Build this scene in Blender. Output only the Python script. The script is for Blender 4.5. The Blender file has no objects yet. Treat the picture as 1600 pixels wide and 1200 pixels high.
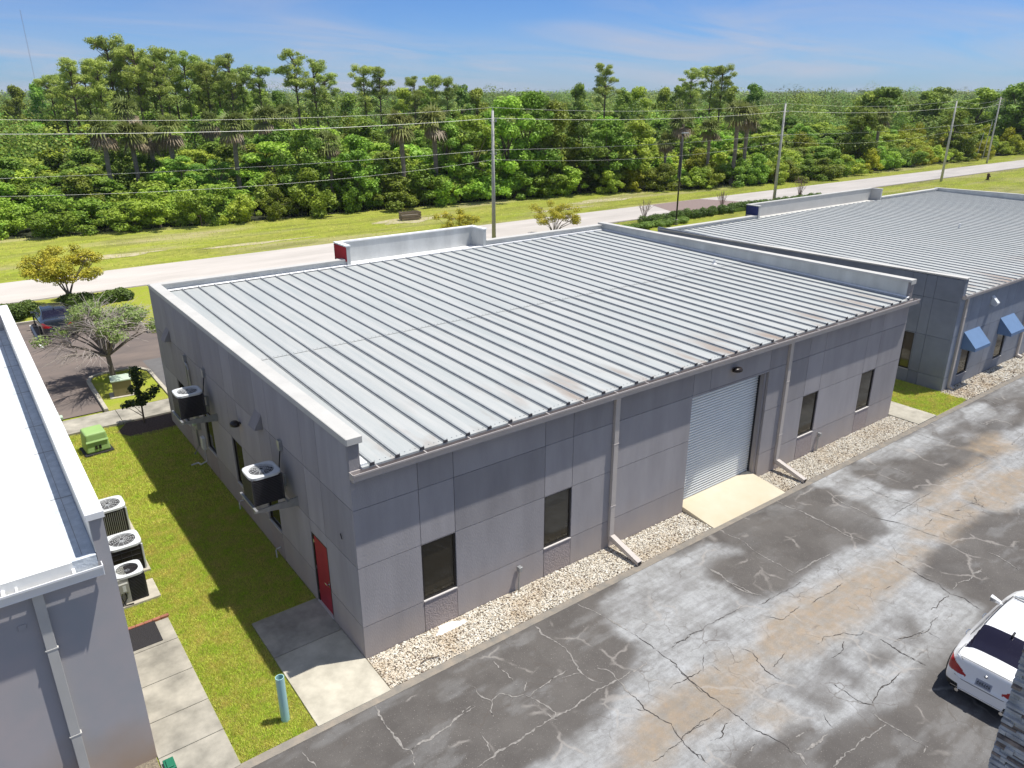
import bpy, bmesh, math, random
import numpy as np
from mathutils import Vector, Matrix
R=math.radians
S=bpy.context.scene
COL=S.collection
rng=np.random.default_rng(7); random.seed(7)

# ------------------------------------------------------------ camera, sky, sun, exposure
def make_camera():
    yaw,pitch,roll=R(-36.858),R(-21.151),R(-0.103)
    fw=Vector((-math.sin(yaw)*math.cos(pitch),math.cos(yaw)*math.cos(pitch),math.sin(pitch)))
    rt=Vector((math.cos(yaw),math.sin(yaw),0)); up=rt.cross(fw)
    r2=rt*math.cos(roll)+up*math.sin(roll); u2=up*math.cos(roll)-rt*math.sin(roll)
    c=bpy.data.cameras.new('camera'); o=bpy.data.objects.new('camera',c); COL.objects.link(o)
    M=Matrix((r2,u2,-fw)).transposed().to_4x4(); M.translation=Vector((-5.821,-13.609,12.626)); o.matrix_world=M
    c.sensor_width=36; c.sensor_fit='HORIZONTAL'; c.lens=36*1171.93/1600; c.clip_start=0.1; c.clip_end=9000
    S.camera=o
make_camera()
SUN=Vector((0.335,-0.145,1.0)).normalized()
def make_light():
    l=bpy.data.lights.new('sun','SUN'); l.energy=5.0; l.angle=R(0.53); l.color=(1,0.965,0.9)
    o=bpy.data.objects.new('sun',l); COL.objects.link(o); o.rotation_euler=SUN.to_track_quat('Z','Y').to_euler(); o.location=(20,-20,60)
    w=bpy.data.worlds.new('World'); S.world=w; w.use_nodes=True
    nt=w.node_tree; N=nt.nodes; L=nt.links; N.clear()
    out=N.new('ShaderNodeOutputWorld'); bg=N.new('ShaderNodeBackground'); bg.inputs[1].default_value=0.088
    sky=N.new('ShaderNodeTexSky'); sky.sky_type='NISHITA'; sky.sun_disc=False; sky.sun_elevation=math.asin(SUN.z); sky.sun_rotation=math.atan2(SUN.x,SUN.y)
    sky.altitude=0; sky.air_density=1.0; sky.dust_density=0.25; sky.ozone_density=2.2
    tc=N.new('ShaderNodeTexCoord'); sep=N.new('ShaderNodeSeparateXYZ'); L.new(tc.outputs['Generated'],sep.inputs[0])
    mx=N.new('ShaderNodeMath'); mx.operation='ADD'; L.new(sep.outputs[2],mx.inputs[0]); mx.inputs[1].default_value=0.12; mx.use_clamp=True
    dx=N.new('ShaderNodeMath'); dx.operation='DIVIDE'; L.new(sep.outputs[0],dx.inputs[0]); L.new(mx.outputs[0],dx.inputs[1])
    dy=N.new('ShaderNodeMath'); dy.operation='DIVIDE'; L.new(sep.outputs[1],dy.inputs[0]); L.new(mx.outputs[0],dy.inputs[1])
    cb=N.new('ShaderNodeCombineXYZ'); L.new(dx.outputs[0],cb.inputs[0]); L.new(dy.outputs[0],cb.inputs[1])
    mp=N.new('ShaderNodeMapping'); mp.inputs['Rotation'].default_value=(0,0,R(35)); mp.inputs['Scale'].default_value=(0.45,0.95,1); L.new(cb.outputs[0],mp.inputs[0])
    n=N.new('ShaderNodeTexNoise'); n.inputs['Scale'].default_value=1.0; n.inputs['Detail'].default_value=9; n.inputs['Roughness'].default_value=0.6; n.inputs['Distortion'].default_value=0.8; L.new(mp.outputs[0],n.inputs['Vector'])
    n2=N.new('ShaderNodeTexNoise'); n2.inputs['Scale'].default_value=0.42; n2.inputs['Detail'].default_value=2; L.new(cb.outputs[0],n2.inputs['Vector'])
    ra=N.new('ShaderNodeMapRange'); ra.inputs[1].default_value=0.38; ra.inputs[2].default_value=0.68; L.new(n.outputs[0],ra.inputs[0])
    rb=N.new('ShaderNodeMapRange'); rb.inputs[1].default_value=0.34; rb.inputs[2].default_value=0.56; L.new(n2.outputs[0],rb.inputs[0])
    mm=N.new('ShaderNodeMath'); mm.operation='MULTIPLY'; L.new(ra.outputs[0],mm.inputs[0]); L.new(rb.outputs[0],mm.inputs[1])
    m3=N.new('ShaderNodeMath'); m3.operation='MULTIPLY'; L.new(mm.outputs[0],m3.inputs[0]); m3.inputs[1].default_value=0.85
    def tint():
        cr=N.new('ShaderNodeValToRGB'); L.new(sep.outputs[2],cr.inputs[0]); e=cr.color_ramp; e.elements[0].color=(.50,.76,1.32,1); e.elements[0].position=0.0; e.elements[1].color=(1,1,1,1); e.elements[1].position=.5
        k=e.elements.new(.13); k.color=(.40,.63,1.10,1)
        t=N.new('ShaderNodeMix'); t.data_type='RGBA'; t.blend_type='MULTIPLY'; t.inputs['Factor'].default_value=1; L.new(sky.outputs[0],t.inputs['A']); L.new(cr.outputs[0],t.inputs['B']); return t.outputs['Result']
    mix=N.new('ShaderNodeMix'); mix.data_type='RGBA'; L.new(m3.outputs[0],mix.inputs['Factor']); L.new(tint(),mix.inputs['A']); mix.inputs['B'].default_value=(5.2,5.4,6.4,1)
    L.new(mix.outputs['Result'],bg.inputs[0]); L.new(bg.outputs[0],out.inputs[0])
make_light()
vs=S.view_settings; vs.view_transform='Standard'; vs.look='None'; vs.exposure=0.24; vs.gamma=1.0

# ------------------------------------------------------------ materials
def mat(name,col,rough=0.85,metal=0.0,spec=0.3,var=0.0,vscale=3.0,col2=None,bump=0.0,bscale=60.0,coat=0,trans=0,objvar=0,stretch=None,emit=None,detail=5,coords='Object'):
    m=bpy.data.materials.new(name); m.use_nodes=True; nt=m.node_tree; N=nt.nodes; L=nt.links
    b=N['Principled BSDF']; b.inputs['Roughness'].default_value=rough; b.inputs['Metallic'].default_value=metal; b.inputs['Specular IOR Level'].default_value=spec
    if rough>=.85 and 'Diffuse Roughness' in b.inputs: b.inputs['Diffuse Roughness'].default_value=0.8
    b.inputs['Base Color'].default_value=(*col,1); b.inputs['Coat Weight'].default_value=coat
    if emit: b.inputs['Emission Color'].default_value=(*emit[:3],1); b.inputs['Emission Strength'].default_value=emit[3]
    tc=N.new('ShaderNodeTexCoord'); src=tc.outputs[coords]
    if stretch:
        mp=N.new('ShaderNodeMapping'); mp.inputs['Scale'].default_value=stretch; L.new(src,mp.inputs[0]); src=mp.outputs[0]
    out=None
    if var>0 or col2:
        n=N.new('ShaderNodeTexNoise'); n.inputs['Scale'].default_value=vscale; n.inputs['Detail'].default_value=detail; n.inputs['Roughness'].default_value=0.62; L.new(src,n.inputs['Vector'])
        mr=N.new('ShaderNodeMapRange'); mr.inputs[1].default_value=0.32; mr.inputs[2].default_value=0.68; L.new(n.outputs[0],mr.inputs[0])
        mx=N.new('ShaderNodeMix'); mx.data_type='RGBA'; L.new(mr.outputs[0],mx.inputs['Factor'])
        c2=col2 if col2 else tuple(c*(1-var) for c in col); c1=col if col2 else tuple(min(1,c*(1+var)) for c in col)
        mx.inputs['A'].default_value=(*c1,1); mx.inputs['B'].default_value=(*c2,1); out=mx.outputs['Result']
    if objvar:
        oi=N.new('ShaderNodeObjectInfo'); hs=N.new('ShaderNodeHueSaturation')
        mr=N.new('ShaderNodeMapRange'); mr.inputs[3].default_value=1-objvar; mr.inputs[4].default_value=1+objvar; L.new(oi.outputs['Random'],mr.inputs[0]); L.new(mr.outputs[0],hs.inputs['Value'])
        mu=N.new('ShaderNodeMath'); mu.operation='MULTIPLY'; L.new(oi.outputs['Random'],mu.inputs[0]); mu.inputs[1].default_value=7.31
        fr=N.new('ShaderNodeMath'); fr.operation='FRACT'; L.new(mu.outputs[0],fr.inputs[0])
        mh=N.new('ShaderNodeMapRange'); mh.inputs[3].default_value=0.5-objvar*0.10; mh.inputs[4].default_value=0.5+objvar*0.03; L.new(fr.outputs[0],mh.inputs[0]); L.new(mh.outputs[0],hs.inputs['Hue'])
        if out: L.new(out,hs.inputs['Color'])
        else: hs.inputs['Color'].default_value=(*col,1)
        out=hs.outputs[0]
    if out: L.new(out,b.inputs['Base Color'])
    if bump>0:
        n=N.new('ShaderNodeTexNoise'); n.inputs['Scale'].default_value=bscale; n.inputs['Detail'].default_value=4; L.new(src,n.inputs['Vector'])
        bp=N.new('ShaderNodeBump'); bp.inputs['Strength'].default_value=bump; bp.inputs['Distance'].default_value=0.02; L.new(n.outputs[0],bp.inputs['Height']); L.new(bp.outputs[0],b.inputs['Normal'])
    if trans>0:
        t=N.new('ShaderNodeBsdfTranslucent'); ms=N.new('ShaderNodeMixShader'); ms.inputs[0].default_value=trans
        if out: L.new(out,t.inputs[0])
        else: t.inputs[0].default_value=(*col,1)
        L.new(b.outputs[0],ms.inputs[1]); L.new(t.outputs[0],ms.inputs[2]); L.new(ms.outputs[0],N['Material Output'].inputs[0])
    return m
def facevar(m,attr,lo,hi,col=None):
    nt=m.node_tree; N=nt.nodes; L=nt.links; b=N['Principled BSDF']; old=b.inputs['Base Color'].links[0].from_socket
    at=N.new('ShaderNodeAttribute'); at.attribute_name=attr; mr=N.new('ShaderNodeMapRange'); mr.inputs[3].default_value=lo; mr.inputs[4].default_value=hi; L.new(at.outputs['Fac'],mr.inputs[0])
    h=N.new('ShaderNodeHueSaturation'); L.new(mr.outputs[0],h.inputs['Value']); L.new(old,h.inputs['Color'])
    if col:
        m2=N.new('ShaderNodeMath'); m2.operation='MULTIPLY'; L.new(at.outputs['Fac'],m2.inputs[0]); m2.inputs[1].default_value=5.7; f=N.new('ShaderNodeMath'); f.operation='FRACT'; L.new(m2.outputs[0],f.inputs[0])
        r2=N.new('ShaderNodeMapRange'); r2.inputs[3].default_value=.5-col; r2.inputs[4].default_value=.5+col*.4; L.new(f.outputs[0],r2.inputs[0]); L.new(r2.outputs[0],h.inputs['Hue'])
    L.new(h.outputs[0],b.inputs['Base Color'])
    for n in N:
        if n.type=='BSDF_TRANSLUCENT': L.new(h.outputs[0],n.inputs[0])
    return m
def islandvar(m,lo,hi,straw=None):
    """every blade or leaf has its own tone; some are straw coloured"""
    nt=m.node_tree; N=nt.nodes; L=nt.links; b=N['Principled BSDF']; old=b.inputs['Base Color'].links[0].from_socket
    g=N.new('ShaderNodeNewGeometry'); mr=N.new('ShaderNodeMapRange'); mr.inputs[3].default_value=lo; mr.inputs[4].default_value=hi; L.new(g.outputs['Random Per Island'],mr.inputs[0])
    h=N.new('ShaderNodeHueSaturation'); L.new(mr.outputs[0],h.inputs['Value']); L.new(old,h.inputs['Color']); o=h.outputs[0]
    if straw:
        m2=N.new('ShaderNodeMath'); m2.operation='MULTIPLY'; L.new(g.outputs['Random Per Island'],m2.inputs[0]); m2.inputs[1].default_value=9.7; f=N.new('ShaderNodeMath'); f.operation='FRACT'; L.new(m2.outputs[0],f.inputs[0])
        gt=N.new('ShaderNodeMath'); gt.operation='GREATER_THAN'; L.new(f.outputs[0],gt.inputs[0]); gt.inputs[1].default_value=1-straw[3]
        mx=N.new('ShaderNodeMix'); mx.data_type='RGBA'; L.new(gt.outputs[0],mx.inputs['Factor']); L.new(o,mx.inputs['A']); mx.inputs['B'].default_value=(*straw[:3],1); o=mx.outputs['Result']
    L.new(o,b.inputs['Base Color'])
    for n in N:
        if n.type=='BSDF_TRANSLUCENT': L.new(o,n.inputs[0])
def splash(m,zmax,col,amt):
    """dirt thrown up on the foot of a wall: a stain over the lowest zmax metres, ragged by noise"""
    nt=m.node_tree; N=nt.nodes; L=nt.links; b=N['Principled BSDF']; old=b.inputs['Base Color'].links[0].from_socket
    g=N.new('ShaderNodeNewGeometry'); sp=N.new('ShaderNodeSeparateXYZ'); L.new(g.outputs['Position'],sp.inputs[0])
    n=N.new('ShaderNodeTexNoise'); n.inputs['Scale'].default_value=1.4; n.inputs['Detail'].default_value=6; L.new(g.outputs['Position'],n.inputs['Vector'])
    ad=N.new('ShaderNodeMath'); ad.operation='MULTIPLY_ADD'; L.new(n.outputs[0],ad.inputs[0]); ad.inputs[1].default_value=-1.2; L.new(sp.outputs[2],ad.inputs[2])
    mr=N.new('ShaderNodeMapRange'); mr.inputs[1].default_value=-0.6; mr.inputs[2].default_value=zmax; mr.inputs[3].default_value=amt; mr.inputs[4].default_value=0; L.new(ad.outputs[0],mr.inputs[0])
    mx=N.new('ShaderNodeMix'); mx.data_type='RGBA'; L.new(mr.outputs[0],mx.inputs['Factor']); L.new(old,mx.inputs['A']); mx.inputs['B'].default_value=(*col,1); L.new(mx.outputs['Result'],b.inputs['Base Color'])
M={}
M['stucco']=mat('stucco',(0.365,0.345,0.348),0.95,spec=0.15,var=0.10,vscale=1.3,bump=0.35,bscale=45,stretch=(1.3,1.3,0.28),detail=8); facevar(M['stucco'],'panel',.87,1.09); splash(M['stucco'],0.8,(0.46,0.38,0.32),0.6)
M['rough_stucco']=mat('rough_stucco',(0.335,0.30,0.305),0.95,spec=0.15,var=0.14,vscale=8,bump=1.0,bscale=22); splash(M['rough_stucco'],0.8,(0.42,0.34,0.29),0.6)
M['stucco_blue']=mat('stucco_blue',(0.26,0.285,0.335),0.95,spec=0.15,var=0.12,vscale=0.9,bump=0.3,bscale=45); splash(M['stucco_blue'],0.9,(0.3,0.28,0.26),0.5)
M['stucco_left']=mat('stucco_left',(0.38,0.385,0.40),0.95,spec=0.15,col2=(0.46,0.42,0.42),vscale=0.8,bump=0.12,bscale=50,detail=8); splash(M['stucco_left'],0.8,(0.42,0.3,0.2),0.8)
facevar(M['stucco_blue'],'panel',.9,1.08); M['joint']=mat('joint',(0.06,0.057,0.065),0.9)
M['coping']=mat('coping',(0.50,0.49,0.465),0.65,spec=0.2,var=0.06,vscale=1.2)
M['coping_white']=mat('coping_white',(0.8,0.8,0.8),0.5,spec=0.3,var=0.04,vscale=2)
M['flash']=mat('flashing',(0.52,0.53,0.52),0.45,metal=0.25,var=0.14,vscale=1.3,stretch=(1,1,0.3))
M['gutter']=mat('gutter',(0.42,0.385,0.37),0.5,spec=0.4,var=0.05)
M['downspout']=mat('downspout',(0.46,0.42,0.39),0.5,spec=0.4,var=0.05)
M['glass']=mat('window_glass',(0.030,0.026,0.017),0.06,spec=0.6)
M['sill']=mat('sill',(0.55,0.52,0.5),0.6)
M['frame']=mat('window_frame',(0.012,0.010,0.010),0.4,spec=0.4)
M['red']=mat('red_paint',(0.38,0.03,0.055),0.5,var=0.1,vscale=2)
M['redwall']=mat('red_wall',(0.4,0.02,0.03),0.8)
M['bluewall']=mat('blue_wall',(0.03,0.04,0.13),0.8)
M['blackmetal']=mat('black_metal',(0.012,0.012,0.014),0.4,spec=0.4)
M['bronze']=mat('bronze_plastic',(0.02,0.014,0.012),0.35)
M['whiteplastic']=mat('white_plastic',(0.7,0.7,0.7),0.4)
M['warm_lens']=mat('warm_lens',(0.8,0.7,0.4),0.4,emit=(1,0.75,0.35,2.0))
M['acwhite']=mat('ac_light_paint',(0.62,0.64,0.65),0.4,var=0.04)
M['acgrey']=mat('ac_grey_paint',(0.34,0.34,0.31),0.5,var=0.08,vscale=4)
M['acdark']=mat('ac_dark_coil',(0.035,0.030,0.032),0.55,metal=0.3)
M['acfin']=mat('ac_louver',(0.06,0.06,0.068),0.35,metal=0.4)
M['galv']=mat('galvanized',(0.36,0.37,0.38),0.4,metal=0.5,var=0.12,vscale=6)
M['chrome']=mat('chrome',(0.7,0.7,0.7),0.15,metal=0.9)
M['pvc']=mat('pvc_green',(0.34,0.56,0.56),0.35,spec=0.4)
M['bark']=mat('bark',(0.16,0.12,0.09),0.95,var=0.3,vscale=6,bump=0.6,bscale=25,stretch=(1,1,0.3))
M['barkgrey']=mat('bark_grey',(0.26,0.22,0.19),0.95,var=0.25,vscale=6)
M['concrete']=mat('concrete_bright',(0.64,0.60,0.50),0.9,spec=0.15,col2=(0.40,0.37,0.30),vscale=1.3,bump=0.15,bscale=80)
M['ramp']=mat('ramp_concrete',(0.72,0.66,0.53),0.9,spec=0.15,col2=(0.64,0.56,0.40),vscale=0.5,bump=0.1,bscale=80)
M['concrete_dirty']=mat('concrete_dirty',(0.52,0.485,0.41),0.9,spec=0.15,col2=(0.24,0.225,0.19),vscale=1.1,bump=0.2,bscale=60,detail=9)
M['concrete_pad']=mat('concrete_pad',(0.5,0.46,0.38),0.9,spec=0.15,var=0.12,vscale=4)
M['road']=mat('road_concrete',(0.62,0.57,0.52),0.9,spec=0.15,col2=(0.50,0.46,0.415),vscale=0.35,bump=0.1,bscale=20,stretch=(0.35,1.6,1),detail=7)
M['roadbrown']=mat('driveway_pavers',(0.30,0.225,0.2),0.9,var=0.1,vscale=3)
M['whitepaint']=mat('white_marking',(0.72,0.72,0.7),0.8,var=0.1,vscale=6)
M['lotasphalt']=mat('lot_asphalt',(0.15,0.128,0.118),0.95,spec=0.15,col2=(0.23,0.185,0.16),vscale=0.55,bump=0.3,bscale=60,stretch=(0.6,1.6,1),detail=9)
M['lotgrey']=mat('lot_grey_asphalt',(0.17,0.165,0.165),0.95,spec=0.15,var=0.12,vscale=1.5)
M['mulch']=mat('mulch',(0.17,0.115,0.09),1,col2=(0.07,0.05,0.04),vscale=14,bump=1,bscale=30)
M['soil']=mat('edge_soil',(0.36,0.31,0.25),1,col2=(0.24,0.225,0.20),vscale=3,bump=0.6,bscale=40)
M['white_membrane']=mat('white_membrane',(0.80,0.80,0.78),0.7,spec=0.2,col2=(0.75,0.745,0.72),vscale=1.3,bump=0.25,bscale=6,detail=8)
M['shaded_membrane']=mat('wrinkled_membrane_shaded',(0.62,0.66,0.7),0.7,spec=0.2,col2=(0.46,0.5,0.54),vscale=5,bump=1.0,bscale=9)  # white wrinkled membrane, tinted blue grey to paint in the parapet's shade
M['membrane_seam']=mat('membrane_seam',(0.3,0.3,0.31),0.8)
M['awning']=mat('blue_awning',(0.12,0.20,0.345),0.6,var=0.05)
M['groove']=mat('slat_groove',(0.34,0.35,0.36),0.6)
M['roller']=mat('roller_steel',(0.78,0.80,0.79),0.4,metal=0.2,var=0.04,vscale=2)
M['stone']=mat('ledger_stone',(0.62,0.62,0.62),0.9,objvar=0,col2=(0.34,0.34,0.345),vscale=4.5,bump=1.0,bscale=18,detail=3)
M['stone_warm']=mat('ledger_stone_warm',(0.4,0.32,0.27),0.9,col2=(0.11,0.1,0.1),vscale=5,bump=1.0,bscale=18)
M['utilgreen']=mat('utility_green',(0.30,0.46,0.16),0.5,var=0.05)
M['utilpale']=mat('utility_pale',(0.48,0.58,0.46),0.5,var=0.05)
M['utiltan']=mat('utility_tan',(0.26,0.22,0.12),0.6,var=0.1)
M['grille']=mat('floor_grille',(0.03,0.028,0.03),0.6,bump=1,bscale=40)
M['brick']=mat('brick_red',(0.36,0.15,0.1),0.9,var=0.2,vscale=9)
M['pole']=mat('pole_wood',(0.34,0.30,0.27),0.9,var=0.15,vscale=3,stretch=(3,3,0.3))
M['polegrey']=mat('pole_concrete',(0.45,0.44,0.42),0.8,var=0.08)
M['wire']=mat('wire_metal',(0.55,0.55,0.5),0.4)
M['timber']=mat('weathered_timber',(0.24,0.19,0.13),0.95,var=0.25,vscale=5,stretch=(0.4,3,3))
M['carwhite']=mat('car_white',(0.80,0.81,0.82),0.25,spec=0.5,coat=0.8)
M['cardark']=mat('car_dark',(0.02,0.025,0.035),0.2,spec=0.5,coat=0.8)
M['carglass']=mat('car_glass',(0.012,0.010,0.022),0.08,spec=0.5)
M['carlightglass']=mat('windscreen_glass',(0.16,0.2,0.24),0.08,spec=0.6)
M['cartrim']=mat('car_trim',(0.012,0.012,0.012),0.5)
M['taillight']=mat('taillight_red',(0.35,0.008,0.012),0.15,coat=0.6)
M['rubber']=mat('rubber',(0.02,0.02,0.02),0.8)
M['alloy']=mat('alloy',(0.5,0.5,0.5),0.3,metal=0.8)
M['plate']=mat('plate_face',(0.32,0.34,0.4),0.5)
M['hydrant']=mat('hydrant_paint',(0.06,0.03,0.02),0.6)
M['gravelstone']=mat('river_gravel',(0.60,0.525,0.40),0.85,spec=0.2,col2=(0.36,0.28,0.20),vscale=9,detail=2)
M['gravelbed']=mat('gravel_bed',(0.33,0.28,0.2),1,col2=(0.12,0.1,0.08),vscale=30,bump=1,bscale=50)
M['spill']=mat('white_spill',(0.8,0.8,0.78),0.7,bump=0.6,bscale=12)
M['crackpale']=mat('crack_filler',(0.40,0.375,0.35),1,col2=(0.2,0.19,0.175),vscale=14)
M['crackdark']=mat('crack_gap',(0.08,0.07,0.065),1)
# foliage
def leaf(name,c,c2,ov=0.3,tr=0.3,vs_=0.5): return mat(name,c,0.55,spec=0.25,col2=c2,vscale=vs_,trans=tr,objvar=ov,coords='Object')
M['leaf_a']=leaf('mangrove_leaf',(0.34,0.50,0.055),(0.17,0.31,0.04),.40)
M['leaf_b']=leaf('broadleaf',(0.31,0.46,0.06),(0.13,0.25,0.04),.40)
M['leaf_y']=leaf('yellowish_leaf',(0.42,0.44,0.03),(0.27,0.33,0.03),0.25)
M['leaf_pine']=leaf('pine_needle',(0.46,0.56,0.13),(0.27,0.37,0.08),0.2,.4)
M['leaf_palm']=leaf('palm_frond',(0.27,0.31,0.09),(0.17,0.21,0.06),0.2)
M['palm_dead']=leaf('dead_frond',(0.36,0.29,0.19),(0.22,0.17,0.11),0.15,0.2)
M['leaf_gold']=leaf('golden_leaf',(0.64,0.54,0.05),(0.36,0.38,0.05),0,0.3,1.5)
M['leaf_live']=leaf('fresh_leaf',(0.24,0.36,0.06),(0.15,0.24,0.05),0,0.3,1.5)
M['leaf_pale']=leaf('pale_leaf',(0.36,0.46,0.15),(0.22,0.30,0.09),0,0.3,1.5)
M['leaf_dark']=leaf('magnolia_leaf',(0.07,0.11,0.035),(0.035,0.06,0.02),0,0.15,3)
M['leaf_hedge']=leaf('hedge_leaf',(0.15,0.24,0.04),(0.08,0.13,0.03),0.1,0.25,1.5)
M['leaf_far']=leaf('distant_foliage',(0.33,0.50,0.08),(0.12,0.22,0.04),0,0.3,0.03); facevar(M['leaf_far'],'tint',.30,1.35,.05)
M['grassblade']=mat('grass_blade',(0.60,0.80,0.09),0.7,spec=0.12,col2=(0.84,0.76,0.24),vscale=2.2,trans=0.35,detail=9)
islandvar(M['grassblade'],.55,1.25,(.62,.50,.20,.16))
for k_ in ('leaf_a','leaf_b','leaf_y','leaf_pine','leaf_gold','leaf_live','leaf_hedge'): islandvar(M[k_],.7,1.25)
islandvar(M['leaf_far'],.88,1.1)
def grass_ground(name,near):
    m=mat(name,(0.31,0.365,0.035) if not near else (0.33,0.40,0.03),0.95,spec=0.1,col2=(0.40,0.375,0.09),vscale=0.16 if not near else 1.2,bump=0.8,bscale=3 if not near else 30,detail=10)
    nt=m.node_tree; N=nt.nodes; L=nt.links; b=N['Principled BSDF']; old=b.inputs['Base Color'].links[0].from_socket
    g=N.new('ShaderNodeNewGeometry')
    n=N.new('ShaderNodeTexNoise'); n.inputs['Scale'].default_value=2.2 if not near else 22; n.inputs['Detail'].default_value=6; L.new(g.outputs['Position'],n.inputs['Vector'])
    mr=N.new('ShaderNodeMapRange'); mr.inputs[1].default_value=0.4; mr.inputs[2].default_value=0.7; mr.inputs[3].default_value=0; mr.inputs[4].default_value=0.6; L.new(n.outputs[0],mr.inputs[0])
    mx=N.new('ShaderNodeMix'); mx.data_type='RGBA'; L.new(mr.outputs[0],mx.inputs['Factor']); L.new(old,mx.inputs['A']); mx.inputs['B'].default_value=(0.15,0.20,0.02,1)
    last=mx.outputs['Result']
    if not near:   # bare sandy and tired patches on the verge
        mp=N.new('ShaderNodeMapping'); mp.inputs['Scale'].default_value=(0.05,0.22,1); L.new(g.outputs['Position'],mp.inputs[0])
        n=N.new('ShaderNodeTexNoise'); n.inputs['Scale'].default_value=1; n.inputs['Detail'].default_value=8; L.new(mp.outputs[0],n.inputs['Vector'])
        mr=N.new('ShaderNodeMapRange'); mr.inputs[1].default_value=0.50; mr.inputs[2].default_value=0.66; mr.inputs[4].default_value=0.75; L.new(n.outputs[0],mr.inputs[0])
        mx=N.new('ShaderNodeMix'); mx.data_type='RGBA'; L.new(mr.outputs[0],mx.inputs['Factor']); L.new(last,mx.inputs['A']); mx.inputs['B'].default_value=(0.42,0.36,0.2,1); last=mx.outputs['Result']
        n=N.new('ShaderNodeTexNoise'); n.inputs['Scale'].default_value=2.3; n.inputs['Detail'].default_value=9; n.inputs['Roughness'].default_value=.7; L.new(mp.outputs[0],n.inputs['Vector'])
        mr=N.new('ShaderNodeMapRange'); mr.inputs[1].default_value=0.47; mr.inputs[2].default_value=0.62; mr.inputs[4].default_value=0.7; L.new(n.outputs[0],mr.inputs[0])
        mx=N.new('ShaderNodeMix'); mx.data_type='RGBA'; L.new(mr.outputs[0],mx.inputs['Factor']); L.new(last,mx.inputs['A']); mx.inputs['B'].default_value=(0.17,0.18,0.04,1); last=mx.outputs['Result']
    L.new(last,b.inputs['Base Color']); return m
M['grass']=grass_ground('grass_ground',False); M['lawnbase']=grass_ground('lawn_base',True)
def roof_mat():
    m=mat('galvalume_roof',(0.45,0.455,0.445),0.6,metal=0.05,spec=0.2,col2=(0.36,0.385,0.385),vscale=1.6,stretch=(2.6,0.16,1),detail=8)
    nt=m.node_tree; N=nt.nodes; L=nt.links; b=N['Principled BSDF']; old=b.inputs['Base Color'].links[0].from_socket
    tc=N.new('ShaderNodeTexCoord'); sp=N.new('ShaderNodeSeparateXYZ'); L.new(tc.outputs['Object'],sp.inputs[0])
    mp=N.new('ShaderNodeMapping'); mp.inputs['Scale'].default_value=(1.6,0.5,1); L.new(tc.outputs['Object'],mp.inputs[0])
    n=N.new('ShaderNodeTexNoise'); n.inputs['Scale'].default_value=0.8; n.inputs['Detail'].default_value=8; L.new(mp.outputs[0],n.inputs['Vector'])
    a=N.new('ShaderNodeMapRange'); a.inputs[1].default_value=0.50; a.inputs[2].default_value=0.66; L.new(n.outputs[0],a.inputs[0])
    c=N.new('ShaderNodeMapRange'); c.inputs[1].default_value=0.1; c.inputs[2].default_value=2.6; c.inputs[3].default_value=0.75; c.inputs[4].default_value=0.03; L.new(sp.outputs[1],c.inputs[0])
    mu=N.new('ShaderNodeMath'); mu.operation='MULTIPLY'; L.new(a.outputs[0],mu.inputs[0]); L.new(c.outputs[0],mu.inputs[1])
    mx=N.new('ShaderNodeMix'); mx.data_type='RGBA'; L.new(mu.outputs[0],mx.inputs['Factor']); L.new(old,mx.inputs['A']); mx.inputs['B'].default_value=(0.27,0.19,0.14,1); L.new(mx.outputs['Result'],b.inputs['Base Color']); return m
M['roof']=roof_mat()
M['rib']=mat('rib_metal',(0.29,0.305,0.315),0.7,metal=0.0,spec=0.15,var=0.1,vscale=3)

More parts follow.
